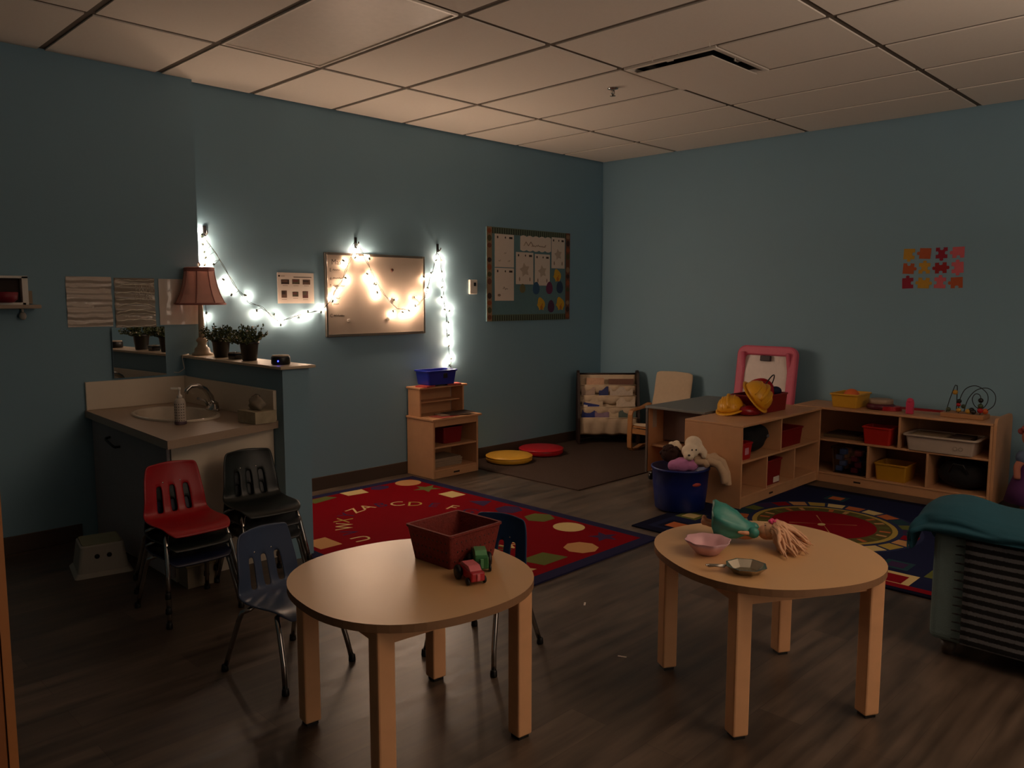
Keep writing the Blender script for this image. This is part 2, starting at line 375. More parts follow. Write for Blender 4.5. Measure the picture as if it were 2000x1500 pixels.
for x, z in ((-.083, .015), (0, .015), (.083, .015), (-.093, -.079), (-.006, -.072), (.072, -.081)): pr.flat(rect(x-.02, x+.02, z, z+.003), 0, INKL, MA(0, yy, 0))
pr.flat(rect(-.018, .125, .074, .079), 0, INK, MA(0, yy, 0)); pr.flat(ellp(.008, .007, 10, -.128, .083), 0, INK, MA(0, yy, 0)); pr.flat(rect(-.115, -.085, .08, .084), 0, INKL, MA(0, yy, 0))
pr.build('lettering', t)
# thermostat
t = thing('thermostat', 'white thermostat with a small dark screen on the blue wall', 'thermostat', (4.595, YA, 1.493))
MB().box((0, -.011, 0), (.088, .022, .122), WHITEP).build('case', t, bevel=.006)
MB().box((.012, -.0225, .022), (.026, .002, .03), BLACKP).build('screen', t)
# bulletin board
BX, BZ, BW, BH = 5.303, 1.604, 1.094, .812
t = thing('bulletin_board', 'bulletin board with a patterned paper border near the corner', 'bulletin board', (BX, YA, BZ))
MB().box((0, -.006, 0), (BW, .011, BH), mat('board_teal_paper', '#5b7f88', .85)).build('backing', t)
b = MB(); BG = mat('border_green', '#5d6a58', .85); BD = mat('border_dark', '#1f2723', .85)
for sz in (1, -1):
    b.box((0, -.0125, sz*(BH/2-.028)), (BW, .002, .056), BG)
    for i in range(34):
        x = -BW/2+.07+i*(BW-.14)/33; b.flat(rect(x-.005, x+.005, sz*(BH/2-.028)-.026, sz*(BH/2-.028)+.022), 0, BD, MA(0, -.0137, 0))
LC = [mat('leaf_brown', '#6b4230', .85), mat('leaf_orange', '#8a4d2c', .85), mat('leaf_tan', '#8c7358', .85), mat('leaf_green', '#4c4b2e', .85), mat('leaf_dark', '#3a2620', .85)]
for sx in (-1, 1):
    b.box((sx*(BW/2-.03), -.013, 0), (.06, .002, BH), LC[2 if sx < 0 else 0])
    for i in range(13):
        z = -BH/2+.035+i*(BH-.07)/12
        b.flat(ellp(.026, .022+.006*(i % 2), 8, sx*(BW/2-.03), z, i), 0, LC[(i*3+(sx > 0)) % 5], MA(0, -.0143, 0))
b.build('border', t)
def bpos(px, py):      # a point of the board from its share of width and height
    return BX-BW/2+px*BW, BZ-BH/2+py*BH
def sheet(px, py, w, h, lab, seed):
    x, z = bpos(px, py)
    o = thing('drawing_sheet', lab, 'drawing', (x, YA-.0125, z), 0, 'drawings on the bulletin board')
    MB().box((0, -.001, 0), (w, .0015, h), PAPER).build('sheet', o)
    q = random.Random(seed); m = MB()
    for xx, a in ((-w*.36, .012), (w*.04, .010)): m.flat(ellp(a*.8, a, 8, xx, h/2-.028), 0, INK, MA(0, -.0022, 0))
    m.flat(rect(w*.24, w*.42, h/2-.038, h/2-.02), 0, INK, MA(0, -.0022, 0))
    sm = mat('pencil_grey', '#b3a496', .85)
    if seed in (3, 4, 5):
        m.flat(starp(w*.3, 5, .55, 0, -h*.05, PI/2+.2), 0, sm, MA(0, -.0021, 0))
        for s in (-1, 1): m.flat(ellp(.008, .02, 8, s*w*.3, -h*.34, s*.5), 0, INKL, MA(0, -.0022, 0))
    elif seed == 2:
        scrawl(m, -.02, -.05, 5, .035, -.0024, INK, .0022, 2); m.flat(ellp(.02, .012, 10, -w*.28, -h*.33), 0, INKL, MA(0, -.0022, 0))
    else:
        for s in (-1, 1): scrawl(m, s*w*.25-.02, -h*.34, 4, .022, -.0024, INKL, .0018, 9)
        scrawl(m, -.005, -.03, 4, .02, -.0024, INKL, .0018, 5)
    m.build('drawing', o)
sheet(.195, .755, .235, .285, 'white drawing sheet in the upper left of the bulletin board, faint marks', 1)
sheet(.195, .395, .235, .285, 'white drawing sheet in the lower left of the bulletin board, dark pencil stroke', 2)
sheet(.43, .575, .225, .285, 'white drawing sheet under the left end of the scalloped banner', 3)
sheet(.645, .565, .205, .285, 'white drawing sheet under the right end of the scalloped banner', 4)
sheet(.845, .765, .185, .285, 'white drawing sheet in the upper right of the bulletin board', 5)
t = thing('banner', 'scalloped cream paper banner with faint handwriting atop the bulletin board', 'banner', (*[0]*3,))
x, z = bpos(.565, .85); t.location = (x, YA-.0125, z)
sc = [(-.205+.41*i/60, .058+.012*abs(math.sin(PI*5*i/60))) for i in range(61)]
MB().prism(sc+[(p[0], -p[1]) for p in sc[::-1]], 0, .002, PAPER, MA(0, 0, 0)).build('paper', t)
m = MB(); scrawl(m, -.165, -.035, 5, .075, -.0035, INKL, .004, 3); scrawl(m, -.06, -.03, 16, .03, -.0035, INKL, .003, 4); m.build('lettering', t)
def cut(name, poly, px, py, m, lab, cat, grp, extra=None):
    x, z = bpos(px, py); o = MB().prism(poly, 0, .002, m, MA(0, 0, 0))
    if extra: extra(o)
    o = o.build(name); place(o, (x, YA-.0125, z)); tag(o, lab, cat, grp)
CHY = mat('chick_yellow', '#c9a12c', .8); CHO = mat('chick_beak', '#b5711c', .8)
def chick_outline():
    out = []
    for a in [2*PI*k/40 for k in range(40)]:
        r = .047+.010*math.cos(a-PI*.5)+.022*math.exp(-((a-PI*.62)/.42)**2)
        for f in (PI*1.32, PI*1.68): r += .022*math.exp(-((a-f)/.10)**2)
        r += .016*math.exp(-((a-PI*.35)/.12)**2)*0+.014*math.exp(-((a-PI*.98)/.14)**2)
        out.append((r*math.cos(a), r*math.sin(a)))
    return out
chick = chick_outline()
def beak(o): o.flat([(.0, .01), (.02, .02), (.01, -.005)], .0025, CHO, MA(0, 0, 0)); o.flat(ellp(.018, .022, 10, 0, -.02), .0025, CHO, MA(0, 0, 0))
cut('paper_chick', chick, .84, .49, CHY, 'yellow paper chick under the upper right drawing on the bulletin board', 'paper chick', 'paper chicks', beak)
cut('paper_chick', chick, .635, .165, CHY, 'yellow paper chick left of the purple egg along the board bottom', 'paper chick', 'paper chicks', beak)
cut('paper_chick', [(p[0]*1.1, p[1]*1.05) for p in chick], .88, .165, CHY, 'yellow paper chick in the bottom right corner of the bulletin board', 'paper chick', 'paper chicks', beak)
egg = [(.045*math.cos(a)*(1-.15*math.sin(a)), .058*math.sin(a)) for a in [2*PI*i/20 for i in range(20)]]
cut('paper_egg', [(p[0]*.8, p[1]*.7) for p in egg], .405, .355, mat('egg_olive', '#6d6a4a', .8), 'small olive paper egg beside the lower left drawing', 'paper egg', 'paper eggs')
cut('paper_egg', egg, .57, .36, mat('egg_blue', '#31567a', .8), 'blue paper egg below the two middle drawings', 'paper egg', 'paper eggs')
cut('paper_egg', egg, .735, .365, mat('egg_magenta', '#6a2d55', .8), 'magenta paper egg below the yellow chick', 'paper egg', 'paper eggs')
cut('paper_egg', egg, .87, .375, mat('egg_navy', '#2c4260', .8), 'dark navy paper egg beside the right border of the board', 'paper egg', 'paper eggs')
cut('paper_egg', egg, .758, .155, mat('egg_purple', '#4d2c4c', .8), 'purple paper egg between the two bottom yellow chicks', 'paper egg', 'paper eggs')

# ------------------------------------------------------------------ puzzle cut-outs on the right wall
def puzzle(s, tabs):
    def edge(a, b, k):
        ax, ay = a; bx, by = b; dx, dy = bx-ax, by-ay; nx, ny = dy, -dx
        out = [a]
        if k:
            for f, d in ((.36, 0), (.33, .14), (.42, .23), (.58, .23), (.67, .14), (.64, 0)): out.append((ax+dx*f+nx*d*k, ay+dy*f+ny*d*k))
        return out
    c = [(-s, -s), (s, -s), (s, s), (-s, s)]; out = []
    for i in range(4): out += edge(c[i], c[(i+1) % 4], tabs[i])
    return out
PC = {'yellow': mat('card_yellow', '#b58a2a', .8), 'orange': mat('card_orange', '#a8502a', .8), 'crimson': mat('card_crimson', '#8c1430', .8), 'pink': mat('card_pink', '#c9606a', .8), 'red': mat('card_red', '#8f1a20', .8)}
rows = [('yellow', 'orange', 'crimson', 'pink'), ('orange', 'yellow', 'red', 'pink'), ('crimson', 'yellow', 'pink', 'orange')]
TB = [[(1, -1, 0, 0), (0, 0, 0, 1), (1, -1, -1, -1), (-1, 0, 0, 1)], [(0, 1, -1, 0), (-1, -1, 1, -1), (-1, 1, -1, 1), (1, 0, 1, -1)], [(0, -1, 1, 0), (0, 1, -1, 1), (0, -1, 1, -1), (-1, 0, 0, 1)]]
PL = [['yellow card puzzle piece in the upper left corner of the set', 'orange card puzzle piece in the top row beside the yellow one', 'crimson card puzzle piece in the top row beside the pink one', 'pink card puzzle piece in the upper right corner of the set'],
      ['orange card puzzle piece in the middle row under the yellow corner', 'yellow card puzzle piece in the middle row', 'dark red card puzzle piece in the middle row', 'pink card puzzle piece in the middle row, right end'],
      ['crimson card puzzle piece in the lower left corner of the set', 'yellow card puzzle piece in the bottom row', 'pink card puzzle piece in the bottom row', 'orange card puzzle piece in the lower right corner of the set']]
for r in range(3):
    for c in range(4):
        o = MB().prism(puzzle(.039, TB[r][c]), 0, .002, PC[rows[r][c]], MBW(0, 0, 0)).build('puzzle_piece')
        place(o, (XB, 2.105-c*.111, 1.728-r*.108), rot=(rnd.uniform(-.06, .06), 0, 0)); tag(o, PL[r][c]+' on the right wall', 'paper cutout', 'card puzzle pieces on the right wall')

# ------------------------------------------------------------------ things on the left wall
MIRZ = .05
def plastic_mat(name, base, strength, sc, band):
    m = mat(name, base, .35, var=.06, scale=6); nt = m.node_tree; b = nt.nodes['Principled BSDF']
    b.inputs['Coat Weight'].default_value = 1; b.inputs['Coat Roughness'].default_value = .07
    tc = nt.nodes.new('ShaderNodeTexCoord'); wv = nt.nodes.new('ShaderNodeTexWave'); wv.bands_direction = band
    wv.inputs['Scale'].default_value = sc; wv.inputs['Distortion'].default_value = 2.2; wv.inputs['Detail'].default_value = 2; wv.inputs['Detail Scale'].default_value = 1.2
    nt.links.new(tc.outputs['Object'], wv.inputs['Vector'])
    bp = nt.nodes.new('ShaderNodeBump'); bp.inputs['Strength'].default_value = strength; bp.inputs['Distance'].default_value = .012
    nt.links.new(wv.outputs['Fac'], bp.inputs['Height']); nt.links.new(bp.outputs['Normal'], b.inputs['Coat Normal']); nt.links.new(bp.outputs['Normal'], b.inputs['Normal'])
    return m
for (x0, x1, z0, z1, m, lab, k) in ((1.437, 1.678, 1.234, 1.52, plastic_mat('sleeve_dull', '#c4b8ad', .5, 9, 'Z'), 'crinkled plastic sleeve with a page, leftmost of the three on the wall', 0),
                                 (1.694, 1.924, 1.222, 1.516, plastic_mat('sleeve_shiny', '#a0968a', .5, 5, 'Z'), 'shiny plastic sleeve with bright wavy reflections above the mirror', 1),
                                 (1.948, 2.188, 1.235, 1.514, plastic_mat('sleeve_grey', '#d6cac0', .4, 4, 'X'), 'grey page in a plastic sleeve behind the pink lampshade', 2)):
    o = thing('page_sleeve', lab, 'page', ((x0+x1)/2, YC, (z0+z1)/2), 0, 'pages in plastic sleeves')
    g = MB(); nx, nz = 12, 24; w_, h_ = x1-x0, z1-z0; vs = []
    for j in range(nz+1):
        for i in range(nx+1):
            u, v = i/nx-.5, j/nz-.5
            vs.append((u*w_, -.006-.004*math.sin(v*h_*(95 if k == 1 else 60)+u*2)*(1 if k < 2 else .3)-.003*noise.noise(Vector((u*3, v*6, k*5.))), v*h_))
    g.add(vs, [(j*(nx+1)+i, j*(nx+1)+i+1, (j+1)*(nx+1)+i+1, (j+1)*(nx+1)+i) for j in range(nz) for i in range(nx)], m, True)
    g.build('cover', o)
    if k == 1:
        rb = MB(); REFL = mat('painted_reflection', '#f0e9dc', .15)  # white tubes shaped as the bright reflection lines on the plastic
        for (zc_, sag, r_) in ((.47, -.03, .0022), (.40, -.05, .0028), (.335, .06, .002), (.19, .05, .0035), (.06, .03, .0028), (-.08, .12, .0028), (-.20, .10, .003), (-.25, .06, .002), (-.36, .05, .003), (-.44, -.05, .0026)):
            rb.tube([((u/12-.5)*w_*.96, -.0125, (zc_+sag*(1-(u/6-1)**2)*.6+.006*math.sin(u*1.7+zc_*30))*h_) for u in range(13)], [r_*(.5+.5*abs(math.sin(u*.9+zc_*9))) for u in range(13)], REFL, 6)
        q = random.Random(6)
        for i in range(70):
            xx, zz_ = q.uniform(-.02, .45)*w_, q.uniform(.08, .36)*h_; rb.tube([(xx, -.012, zz_), (xx+q.uniform(-.003, .003), -.0125, zz_-.012)], .0011, REFL, 4)
        rb.build('reflection_lines', o)
    MB().box((0, -.0012, 0), (w_-.012, .002, h_-.012), PAPER).build('page', o)
t = thing('mirror', 'frameless mirror above the sink reflecting the potted plants', 'mirror', (1.816, YC-.0095, 1.078), MIRZ)
MB().box((0, -.004, 0), (.31, .006, .296), mat('mirror_glass', '#e6e6e6', .02, 1.0, var=.0)).build('glass', t)
MB().box((0, -.0005, 0), (.306, .001, .292), BLACKP).build('backing', t)
t = thing('wall_shelf', 'small pale wall shelf with a round peg under its end', 'shelf', (.95, YC, 1.352))
MB().box((0, -.06, 0), (.66, .12, .02), mat('pale_shelf', '#a5917f', .5)).build('board', t, bevel=.003)
MB().tube([(.26, -.03, -.01), (.26, -.03, -.03)], .006, WHITEP).ell((.26, -.03, -.05), (.018, .018, .022), mat('peg_grey', '#a9a49c', .5)).build('peg', t)
MB().box((.2, -.01, .05), (.23, .016, .07), mat('shelf_lip', '#8f7f68', .6)).build('back_board', t)
t = thing('photo_frame', 'white framed box with a dark red pot standing on the wall shelf', 'frame', (1.115, YC-.06, 1.362))
b = MB(); b.box((.10, 0, .075), (.028, .06, .15), WHITEP); b.box((-.16, 0, .075), (.028, .06, .15), WHITEP); b.box((-.03, 0, .147), (.288, .06, .012), WHITEP); b.box((-.03, 0, .006), (.26, .06, .012), WHITEP); b.box((-.03, .02, .075), (.26, .01, .13), mat('dark_brown_card', '#2b1a16', .7)); b.build('frame', t)
MB().lathe([(.038, .0125), (.056, .03), (.06, .065), (.054, .068), (.0001, .066)], mat('dark_red_pot', '#7c1428', .5), 20, c=(.005, -.03, 0)).build('pot', t)

# ------------------------------------------------------------------ sink unit
t = thing('sink_counter', 'cream laminate corner counter with an inset oval basin', 'counter', (0, 0, 0))
poly = [(1.43, 3.60), (2.092, 3.80), (2.092, YC-.001), (1.50, YC-.001)]
hole = ellp(.185, .31, 32, 1.80, 4.40)
def plate_with_hole(b, outer, inner, z, m, up=True):
    # ring of quads between the hole and its projection on the outline
    cx = sum(p[0] for p in inner)/len(inner); cy = sum(p[1] for p in inner)/len(inner)
    def hit(a):
        d = (math.cos(a), math.sin(a)); best = None
        for i in range(len(outer)):
            p, q = outer[i], outer[(i+1) % len(outer)]; ex, ey = q[0]-p[0], q[1]-p[1]
            den = d[0]*ey-d[1]*ex
            if abs(den) < 1e-9: continue
            tt = ((p[0]-cx)*ey-(p[1]-cy)*ex)/den; s = ((p[0]-cx)*d[1]-(p[1]-cy)*d[0])/den
            if tt > 0 and -1e-6 <= s <= 1+1e-6 and (best is None or tt < best): best = tt
        return (cx+d[0]*best, cy+d[1]*best)
    angs = [(math.atan2(p[1]-cy, p[0]-cx) % (2*PI), p, None) for p in inner]
    for p in outer:
        a = math.atan2(p[1]-cy, p[0]-cx) % (2*PI)
        angs.append((a, None, p))
    angs.sort(key=lambda q: q[0]); I = []; O = []
    rx, ry = .185, .31
    for a, pi_, po in angs:
        if pi_ is None:
            k = 1/math.sqrt((math.cos(a)/rx)**2+(math.sin(a)/ry)**2); pi_ = (cx+k*math.cos(a), cy+k*math.sin(a))
        I.append(pi_); O.append(po or hit(a))
    n = len(I); vs = [(p[0], p[1], z) for p in I+O]
    b.add(vs, [(i, n+i, n+(i+1) % n, (i+1) % n) for i in range(n)], m)
b = MB(); plate_with_hole(b, poly, hole, .755, CREAMD); n = len(poly)
b.add([(p[0], p[1], .755) for p in poly]+[(p[0], p[1], .715) for p in poly], [(n+i, n+(i+1) % n, (i+1) % n, i) for i in range(n)], CREAMD)
b.build('worktop', t)
MB().b2(1.505, 2.092, YC-.021, YC-.001, .755, .918, CREAM).build('backsplash', t, bevel=.003)
MB().b2(2.072, 2.092, 3.81, YC-.021, .755, .915, CREAM).build('backsplash', t, bevel=.003)
PORC = mat('porcelain', '#cbbfae', .18)
prof = [(1.10, .756), (1.09, .764), (1.02, .766), (.97, .757), (.9, .70), (.7, .65), (.3, .637), (.001, .636)]
MB().loft([[(1.80+.185*q*math.cos(2*PI*i/32), 4.40+.31*q*math.sin(2*PI*i/32), z) for i in range(32)] for q, z in prof], PORC, False, False).build('basin', t)
t = thing('sink_cabinet', 'cream and grey cabinet under the sink counter', 'cabinet', (0, 0, 0))
b = MB(); b.b2(1.545, 2.09, 3.85, YC-.002, .0, .63, CREAM); b.b2(1.545, 2.09, 3.85, 3.88, .63, .714, CREAM); b.b2(1.545, 1.575, 3.88, YC-.002, .63, .714, GREYDOOR); b.build('body', t)
dr = MB().b2(1.525, 1.543, 3.86, YC-.03, .02, .70, GREYDOOR).build('door', t, bevel=.003)
MB().tube([(1.525, 4.62, .635), (1.50, 4.62, .63), (1.495, 4.60, .625), (1.495, 4.50, .605), (1.50, 4.48, .60), (1.525, 4.48, .60)], .007, BLACKP).build('handle', dr)
t = thing('faucet', 'chrome arched faucet at the back of the sink', 'faucet', (1.995, 4.36, .766))
MB().lathe([(.03, 0), (.03, .008), (.02, .016), (.017, .05)], CHROME, 18, sy=2.2).build('base', t)
MB().tube([(-.0, 0, .03), (-.01, 0, .075), (-.04, 0, .12), (-.08, 0, .145), (-.12, 0, .145), (-.145, 0, .125), (-.15, 0, .105)], [.017, .017, .015, .0135, .012, .0115, .0115], CHROME, 12).build('spout', t)
MB().tube([(.0, -.06, .02), (-.01, -.075, .045), (-.05, -.09, .062)], [.009, .009, .007], CHROME, 10).build('handle', t)
MB().tube([(.0, .06, .02), (-.01, .075, .045), (-.05, .09, .062)], [.009, .009, .007], CHROME, 10).build('handle', t)
t = thing('soap_pump', 'dotted white soap pump bottle beside the sink', 'soap dispenser', (1.672, 4.03, .756), -.6)
b = MB().lathe([(.026, 0), (.028, .006), (.028, .115), (.022, .13), (.012, .136)], mat('soap_bottle', '#b9aea2', .3), 20)
for i in range(7):
    for k in range(5):
        a = -PI/2+(k-2)*.42; b.ell((.0275*math.cos(a), .0275*math.sin(a), .022+i*.014), (.0028, .0028, .0028), INK, n=6, k=4)
b.build('bottle', t)
MB().lathe([(.0285, .002), (.0292, .004), (.0292, .016), (.0285, .018)], mat('purple_label', '#5b4a55', .5), 20).build('label', t)
MB().lathe([(.013, .134), (.013, .15), (.005, .152), (.005, .176), (.008, .178), (.008, .19), (.0001, .191)], WHITEP, 14).box((-.018, 0, .186), (.045, .012, .009), WHITEP).build('pump', t)
t = thing('tissue_box', 'tissue box with a tissue sticking out at the counter end', 'tissue box', (1.985, 3.825, .756), .1)
b = MB().box((0, 0, .032), (.125, .16, .064), mat('tissue_box_pattern', '#a3997f', .7, var=.35, scale=22)); b.build('box', t, bevel=.002)
g = MB(); vs = []; nn = 9
for j in range(nn):
    for i in range(13):
        a = 2*PI*i/13; f = j/(nn-1); rr = .02+.03*f*(1-f)*3.2+.008*math.sin(3*a+j); vs.append((rr*.7*math.cos(a), rr*1.3*math.sin(a), .0645+.075*f**1.2+.008*f*math.sin(2*a)))
g.add(vs, [(j*13+i, j*13+(i+1) % 13, (j+1)*13+(i+1) % 13, (j+1)*13+i) for j in range(nn-1) for i in range(13)], mat('tissue', '#8f8474', .9), True); g.build('tissue', t)

# half-wall things
t = thing('table_lamp', 'unlit table lamp with a flared pink panelled shade on the half wall', 'lamp', (2.165, 4.845, 1.046))
CERAM = mat('lamp_cream', '#a99b86', .35)
MB().lathe([(.062, 0), (.062, .012), (.048, .018), (.045, .04), (.03, .055), (.026, .075), (.034, .085), (.034, .095), (.02, .11)], CERAM, 24).build('base', t)
MB().lathe([(.0185, .10), (.0175, .2), (.013, .33), (.010, .40), (.010, .50)], CERAM, 16).build('pole', t)
b = MB(); nS = 8; SH = translucent(mat('pink_shade_fabric', '#d3a89c', .85, bump=.1), '#dcbab0', .30); SHD = translucent(mat('pink_shade_trim', '#a8706a', .85), '#b07a72', .15)
sp = [(.146, .315), (.138, .33), (.117, .375), (.10, .43), (.089, .49), (.084, .535)]
for j in range(len(sp)-1):
    for i in range(nS):
        a0, a1 = 2*PI*i/nS+.2, 2*PI*(i+1)/nS+.2; (r0, z0), (r1, z1) = sp[j], sp[j+1]
        P = lambda r, a, z: (r*math.cos(a), r*math.sin(a), z)
        b.add([P(r0, a0, z0), P(r0, a1, z0), P(r1, a1, z1), P(r1, a0, z1)], [(0, 1, 2, 3)], SH, False)
sh = b.build('lamp_shade', t, solid=.003)
tr = MB()
for r, z, rr in ((.147, .317, .0065), (.0845, .533, .0075), (.0865, .52, .0055)):
    tr.tube([(r*math.cos(2*PI*i/nS+.2), r*math.sin(2*PI*i/nS+.2), z) for i in range(nS)], rr, SHD, 6, closed=True)
for i in range(nS):
    a = 2*PI*i/nS+.2; tr.tube([(r*math.cos(a)*1.01, r*math.sin(a)*1.01, z) for r, z in sp], .0035, SHD, 5)
tr.build('trim', sh)
MB().lathe([(.004, .50), (.004, .545), (.009, .55), (.010, .562), (.0001, .575)], CLEARP, 10).build('finial', t)
MB().tube([(-.06, .06, .004), (-.098, .06, .002), (-.102, .06, -.02), (-.108, .02, -.08), (-.12, .08, -.108), (-.16, .10, -.102), (-.21, .105, -.135)], .0025, WHITEP, 6).build('cord', t)
t = thing('glass_dish', 'small square glass dish with a silver rim between the plant pots', 'dish', (2.165, 4.405, 1.046), .1)
tub(.055, .08, .034, mat('dark_glass', '#15171a', .1), .0, .003, .95, .006).build('dish', t)
MB().tube([(p[0], p[1], .035) for p in rrect(.056, .081, .008)], .003, CHROME, 6, closed=True).build('rim', t)
t = thing('glass_votive', 'clear glass candle holder at the foot of the lamp', 'candle holder', (2.195, 4.685, 1.046))
MB().lathe([(.024, 0), (.03, .01), (.034, .05), (.031, .05), (.026, .012), (.0001, .01)], mat('votive_glass', '#e8dcc2', .06, trans=.8), 18).build('glass', t)
MB().lathe([(.022, .0125), (.022, .03), (.0001, .03)], mat('cream_wax', '#d8c9a8', .6), 14).build('candle', t)
def plant(x, y, lab, seed, s=1.0):
    q = random.Random(seed)
    t = thing('potted_plant', lab, 'plant', (x, y, 1.046), q.uniform(0, 3), 'potted plants on the half wall')
    MB().lathe([(.038*s, 0), (.041*s, .004), (.051*s, .092), (.055*s, .094), (.055*s, .106), (.049*s, .106), (.047*s, .09), (.0001, .09)], BLACKP, 22).build('pot', t)
    g = MB(); LM = [mat('leaf_deep', '#2c3a1e', .6, var=.4), mat('leaf_mid', '#44512a', .6, var=.4), mat('leaf_light', '#6b7240', .6, var=.3)]; FW = mat('white_blossom', '#b8ad98', .7)
    for i in range(60):
        a = q.uniform(0, 2*PI); e = q.uniform(.12, 1.5); L = q.uniform(.075, .125)*s*(1.0 if e < 1.1 else .92)
        base = Vector((.025*math.cos(a)*s, .025*math.sin(a)*s, .085*s))
        d = Vector((math.cos(a)*math.cos(e), math.sin(a)*math.cos(e), math.sin(e)*.9+.12)).normalized(); tip = base+d*L+Vector((0, 0, .01))
        g.tube([base, base+d*L*.5+Vector((0, 0, .004)), tip], .0011, LM[0], 4, caps=False)
        for k in range(15):
            f = .3+.7*k/14; p = base+d*L*f; ax = Vector((q.uniform(-1, 1), q.uniform(-1, 1), q.uniform(-.3, 1))).normalized(); ax = (ax+d*.5).normalized()
            sd = ax.cross(Vector((q.uniform(-1, 1), q.uniform(-1, 1), q.uniform(-1, 1)))).normalized()
            l, wd = q.uniform(.011, .02)*s, q.uniform(.004, .007)*s
            m = FW if q.random() < .035 else LM[q.choice((0, 0, 1, 1, 2))]
            g.add([p, p+ax*l*.5+sd*wd, p+ax*l, p+ax*l*.5-sd*wd], [(0, 1, 2, 3)], m, False)
    g.build('foliage', t)
plant(2.165, 4.585, 'bushy plant in a black pot right beside the table lamp', 3)
plant(2.165, 4.235, 'bushy plant in a black pot, farther from the lamp', 5)
t = thing('sound_machine', 'small black sound machine with a glowing blue light on the half wall end', 'sound machine', (2.155, 3.868, 1.046))
MB().lathe([(.045, 0), (.05, .004), (.05, .038), (.047, .044)], BLACKP, 28).build('body', t)
MB().lathe([(.046, .044), (.044, .049), (.0001, .051)], mat('speaker_mesh', '#b9a894', .6), 28).build('lid', t)
MB().ell((-.036, -.0365, .02), (.004, .004, .004), mat('blue_led', '#2030ff', .3, emit=(.02, .03, 1.0), estr=14), n=10, k=6).build('indicator_light', t)
t = thing('step_stool', 'white plastic step stool with two round holes beside the sink cabinet', 'step stool', (1.355, 4.345, 0), -.19)
b = MB(); q0 = [ring(rrect(.27, .29, .02), 0), ring(rrect(.25, .27, .02), .012), ring(rrect(.235, .25, .02), .02), ring(rrect(.20, .215, .02), .148), ring(rrect(.185, .20, .02), .155)]
b.loft(q0, mat('stool_white', '#aaa498', .5), True, False, False); b.build('body', t)
MB().prism(rrect(.18, .195, .018), .153, .158, mat('stool_tread', '#94957a', .8, bump=.4)).build('tread', t)
hb = MB()
for xx in (-.028, .028): hb.lathe([(.012, 0), (.0001, .0005)], BLACKP, 14, M=Matrix.Translation((xx, -.1155, .098)) @ Euler((PI/2-.14, 0, 0)).to_matrix().to_4x4())
hb.build('hand_hole', t)
t = thing('cardboard_box', 'small tan box on the floor under the stacked chairs', 'box', (1.62, 3.772, 0), -.03)
MB().box((0, 0, .05), (.15, .11, .1), mat('tan_card', '#8c7d68', .8)).build('box', t); MB().box((0, 0, .103), (.155, .115, .006), mat('tan_lid', '#7d6e52', .8)).build('lid', t)

# ------------------------------------------------------------------ children's stacking chairs
def chair_shell(m):
    NU = 22; prof = [(.150, .525, .20), (.150, .515, .228), (.148, .49, .246), (.142, .45, .258), (.135, .415, .266), (.128, .385, .273), (.122, .355, .279), (.116, .325, .285), (.108, .30, .291), (.094, .282, .298), (.070, .272, .303), (.035, .268, .306), (-.01, .268, .306), (-.06, .27, .304), (-.105, .272, .298), (-.14, .268, .285), (-.158, .258, .262), (-.165, .248, .238)]
    b = MB(); vs = []
    for j, (y, z, w) in enumerate(prof):
        for i in range(NU+1):
            u = 2*i/NU-1
            back = max(0, min(1, (9-j)/3)); seat = 1-back
            vs.append((u*w/2, y-back*.022*u*u+seat*.0, z+seat*.014*abs(u)**3*(1 if j < 15 else .3)-(.010*u*u if j == 0 else 0)))
    fs = []
    for j in range(len(prof)-1):
        for i in range(NU):
            if 4 <= j <= 7 and i in (5, 6, 10, 11, 15, 16) : continue
            fs.append((j*(NU+1)+i, (j+1)*(NU+1)+i, (j+1)*(NU+1)+i+1, j*(NU+1)+i+1))
    b.add(vs, fs, m, True); return b
def make_chair(m, label):
    t = thing('stacking_chair', label, 'chair', (0, 0, 0), 0)
    o = chair_shell(m).build('seat_shell', t, solid=.008, sub=1)
    rv = MB()
    for xx in (-.04, .04): rv.ell((xx, .134, .432), (.005, .003, .005), CHROME, n=8, k=6)
    rv.build('rivet', o)
    for sx in (-1, 1):
        for sy in (-1, 1):
            yt = -.085 if sy < 0 else .065
            p = [(sx*.163, sy*.168, .012), (sx*.152, sy*.15 if sy < 0 else .14, .10), (sx*.141, (yt-.035 if sy < 0 else yt+.04), .205), (sx*.136, (yt-.022 if sy < 0 else yt+.025), .237), (sx*.122, yt, .25), (sx*.09, yt+.01, .254), (sx*.004, yt+.012, .254)]
            lg = MB().tube(p, .0098, CHROME, 10).build('leg', t)
            MB().lathe([(.013, 0), (.014, .004), (.0125, .022), (.0105, .026)], BLACKP, 12, c=(sx*.1635, sy*.169, 0)).build('foot_cap', lg)
    return t
CH = {k: mat('chair_'+k, c, .38, var=.05) for k, c in {'blue': '#3d4c68', 'red': '#a3121b', 'black': '#121a19', 'navy': '#161c38', 'deepblue': '#1f3a60', 'slate': '#23282c'}.items()}
c0 = make_chair(CH['blue'], 'slate blue child chair left of the round table with the basket')
place(c0, (1.474, 2.65, 0), math.radians(11))
def chair(col, x, y, z, a, lab, grp=None): return dup(c0, (x, y, z), math.radians(a), lab, grp, {CH['blue']: CH[col]})
chair('deepblue', 2.093, 2.225, 0, -78, 'dark blue child chair pushed in behind the basket table, back to the rug')
SG = 'chairs in the two stacks'
chair('navy', 1.452, 3.492, .0, 1, 'dark navy child chair at the bottom of the red topped stack', SG)
chair('black', 1.452, 3.492, .065, 1, 'black child chair in the middle of the red topped stack', SG)
chair('red', 1.452, 3.492, .13, 1, 'red child chair on top of its stack by the sink cabinet', SG)
